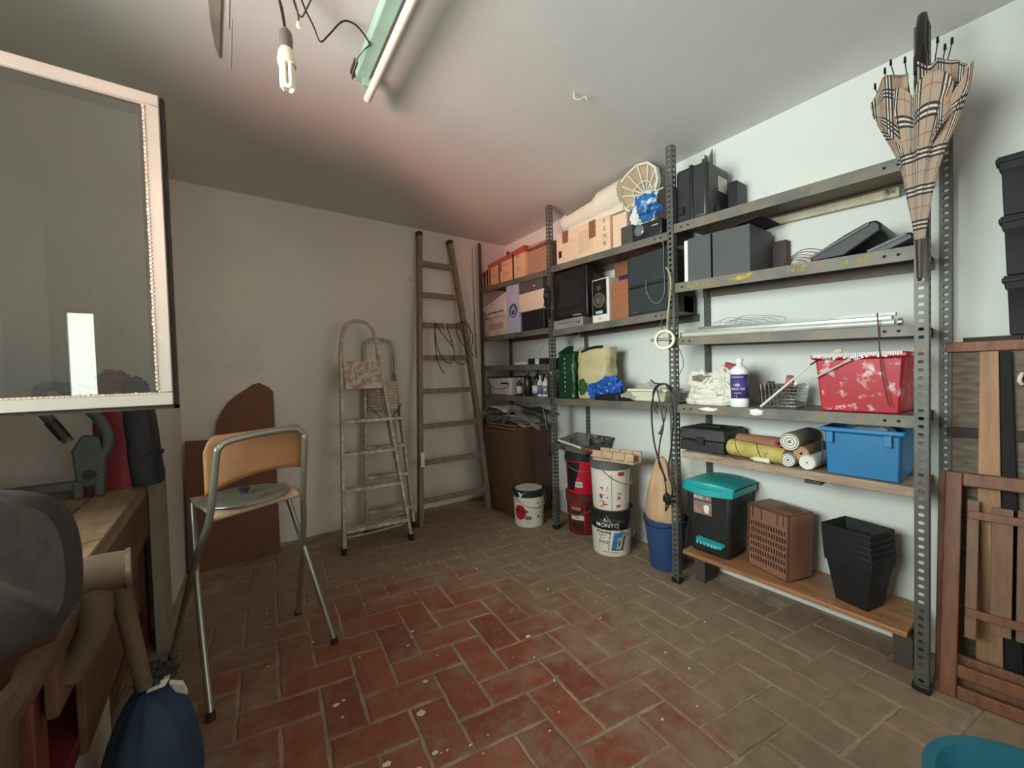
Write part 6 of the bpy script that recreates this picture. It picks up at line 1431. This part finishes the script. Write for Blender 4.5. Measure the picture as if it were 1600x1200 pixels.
for f_ in mb.bm.faces:
    lay = mb.bm.loops.layers.uv.verify()
    for lp in f_.loops: lp[lay].uv = (lp[lay].uv[0]*.12+.6, lp[lay].uv[1]*.45+.5)
make('loose_panel', mb, PLAID, t, solid=.0015, smooth=True)
mb = MB()
for y, z_ in ((.415, 2.285), (.388, 2.325), (.372, 2.345), (.255, 2.345), (.238, 2.31), (.222, 2.32), (.335, 2.33), (.29, 2.345)):
    mb.tube([(2.010, lerp(y, uy, .35), z_-.14), (2.002, y, z_-.012)], .0016, 5); mb.cyl((2.002, y, z_-.014), (2.001, y, z_+.006), .0042, .003, n=8)
make('rib_tips', mb, mat('dark_rib', (40, 36, 34), .4, .6), t, smooth=True)
mb = MB(); mb.tube([(ux, uy, 1.54), (ux, uy, 2.30)], .006, 8); make('shaft', mb, STEELD, t, smooth=True)
mb = MB(); mb.cyl((ux, uy, 1.55), (ux, uy, 1.70), .008, .013, n=12); make('tip', mb, mat('dark_tip', (58, 48, 44), .5), t, smooth=True)
HND = mat('dark_handle', (32, 24, 26), .35)
mb = MB(); mb.tube([(2.022, .298, 2.26), (2.030, .300, 2.36), (2.050, .302, 2.43), (2.085, .304, 2.492), (2.112, .306, 2.502), (2.146, .306, 2.47), (2.150, .305, 2.42)], .0135, 14, smooth=6)
make('hooked_handle', mb, HND, t, smooth=True)
make('leather_wrap', MB().cyl((2.022, .299, 2.27), (2.027, .30, 2.33), .018, n=14), HND, t, smooth=True)

# ================================================================== right-hand end
WP = mat('weathered_panel', (120, 110, 96), .85, var=.25, vs=5, grain=(1, 3, 12), dirt=(92, 80, 66), da=.35, ds=5, bump=.3)
t = thing('weathered_door', 'weathered grey wooden door leaning against the right wall behind the planks', 'door', (2.41, .16, 0))
for k, (a, b) in enumerate(((0, .30), (.302, .62), (.622, .955), (.957, 1.285))): make('board', MB().box(2.395, 2.420, .07, .277, a, b), WP, t, bev=.002)
make('top_rail', MB().box(2.372, 2.425, .072, .280, 1.287, 1.326), WOODR, t, bev=.003)
make('cross_rail', MB().box(2.380, 2.395, .07, .277, .945, .985), mat('dark_rail', (62, 54, 46), .8, var=.2), t, bev=.002)
t = thing('flat_black_strip', 'thin dark slat lying on the top rail of the weathered door', 'slat', (2.41, .14, 1.326))
make('body', MB().box(2.395, 2.425, .09, .235, 1.3265, 1.343), mat('dark_rail'), t, bev=.002)
tagit(make('wooden_plank', MB().hexa([(2.345, .125, .0), (2.36, .125, .0), (2.36, .195, .0), (2.345, .195, .0), (2.352, .142, 1.285), (2.370, .142, 1.285), (2.370, .188, 1.285), (2.352, .188, 1.285)]), WOODL, bev=.002), 'orange tapered wooden plank leaning upright against the weathered door', 'plank')
tagit(make('wooden_plank', MB().hexa([(2.362, .078, .0), (2.372, .078, .0), (2.372, .125, .0), (2.362, .125, .0), (2.366, .112, 1.283), (2.371, .112, 1.283), (2.371, .141, 1.283), (2.366, .141, 1.283)]), BLKM, bev=.002), 'dark narrow plank leaning just right of the orange plank', 'plank')
tagit(make('cup_hook', MB().tube([(2.40, .088, 1.19), (2.37, .088, 1.20), (2.36, .094, 1.175), (2.37, .088, 1.16)], .006, 8, smooth=5), mat('cream_plastic'), smooth=True), 'cream plastic hook on the weathered door at the right edge', 'hook')
# stack of black crates
for k in range(3):
    lab = ('black tapered tub at the bottom of the stack on the weathered door', 'black tapered tub in the middle of the stack on the right', 'topmost black tub of the stack near the right edge')[k]
    t = thing('black_tub', lab, 'tub', (2.40, .10, 1.345+.17*k), 'stacked black tubs by the right wall')
    z0 = 1.344+.222*k; mb = MB()
    def rr4(i, zz): return mb.vs([(2.375+i*.3, .06+i, zz), (2.431, .06+i, zz), (2.431, .133+.008*k-i, zz), (2.375+i*.3, .133+.008*k-i, zz)])
    seq = [rr4(.016, z0), rr4(.010, z0+.17), rr4(.004, z0+.172), rr4(.0, z0+.2195)]
    mb.bm.faces.new(seq[0][::-1]); mb.bm.faces.new(seq[-1])
    for A, B in zip(seq, seq[1:]):
        for i in range(4): mb.bm.faces.new((A[i], A[(i+1) % 4], B[(i+1) % 4], B[i]))
    make('body', mb, mat('crate_black', (28, 31, 32), .7), t, bev=.003)
    make('rim', MB().box(2.370, 2.432, .055, .137+.008*k, z0+.195, z0+.212), mat('crate_black'), t, bev=.003)
# slatted folding chair leaning
RW = mat('red_chair_wood', (116, 72, 48), .5, var=.2, vs=5, grain=(8, 8, 1.2), bump=.1)
def fchair(label, o, u, up, w_, h_, slats, mats, inner=True):
    t = thing('folding_chair', label, 'chair', o); o, u, up = Vector(o), Vector(u).normalized(), Vector(up).normalized(); n_ = u.cross(up).normalized()
    q = lambda a, b, d=0: o+u*a+up*b+n_*d
    make('side_stile', MB().obox(q(0, 0), u*.045, up*h_, n_*.022), mats, t, bev=.004)
    make('side_stile', MB().obox(q(w_-.045, 0), u*.045, up*h_, n_*.022), mats, t, bev=.004)
    make('top_rail', MB().obox(q(.046, h_-.05), u*(w_-.092), up*.05, n_*.022), mats, t, bev=.004)
    make('bottom_rail', MB().obox(q(.046, .0), u*(w_-.092), up*.045, n_*.022), mats, t, bev=.004)
    make('bottom_rail', MB().obox(q(.046, .075), u*(w_-.092), up*.045, n_*.018), mats, t, bev=.004)
    if inner:
        sw = (w_-.12)/slats
        for k in range(slats): make('slat', MB().obox(q(.06+k*sw, .26 if k else .22, -.012), u*(sw-.009 if k else sw*.5), up*(h_-.26-.115 if k else h_-.22-.10), n_*.01), mat('tan_slat_wood', (116, 84, 62), .55, var=.15, grain=(8, 8, 1)), t, bev=.002)
        for b_ in (.30, h_-.17): make('cross_bar', MB().obox(q(.062, b_, -.002), u*(w_-.124), up*.03, n_*.012), mats, t, bev=.002)
    return t
fchair('slatted reddish wooden folding chair leaning at the right edge', (2.165, .272, .0), (.10, -1, 0), (.175, 0, 1), .42, .83, 5, RW)
fchair('plain wooden chair frame leaning behind the slatted folding chair', (2.250, .292, .0), (.08, -1, 0), (.10, 0, 1), .36, .82, 4, mat('dull_chair_wood', (120, 82, 60), .6, var=.2, grain=(8, 8, 1)), inner=False)
# teal tub in the near right corner
t = thing('teal_basin', 'round teal plastic basin at the bottom right corner of the view', 'basin', (1.46, -.01, 0))
cx, cy = 1.46, -.01
mb = MB(); mb.lathe((cx, cy, .001), [(0, .004), (.15, .004), (.155, 0), (.16, .004), (.205, .208), (.222, .212), (.222, .222), (.198, .222), (.156, .010), (0, .010)], n=56)
make('body', mb, mat('teal_plastic', (40, 104, 122), .4, var=.08), t, smooth=True)
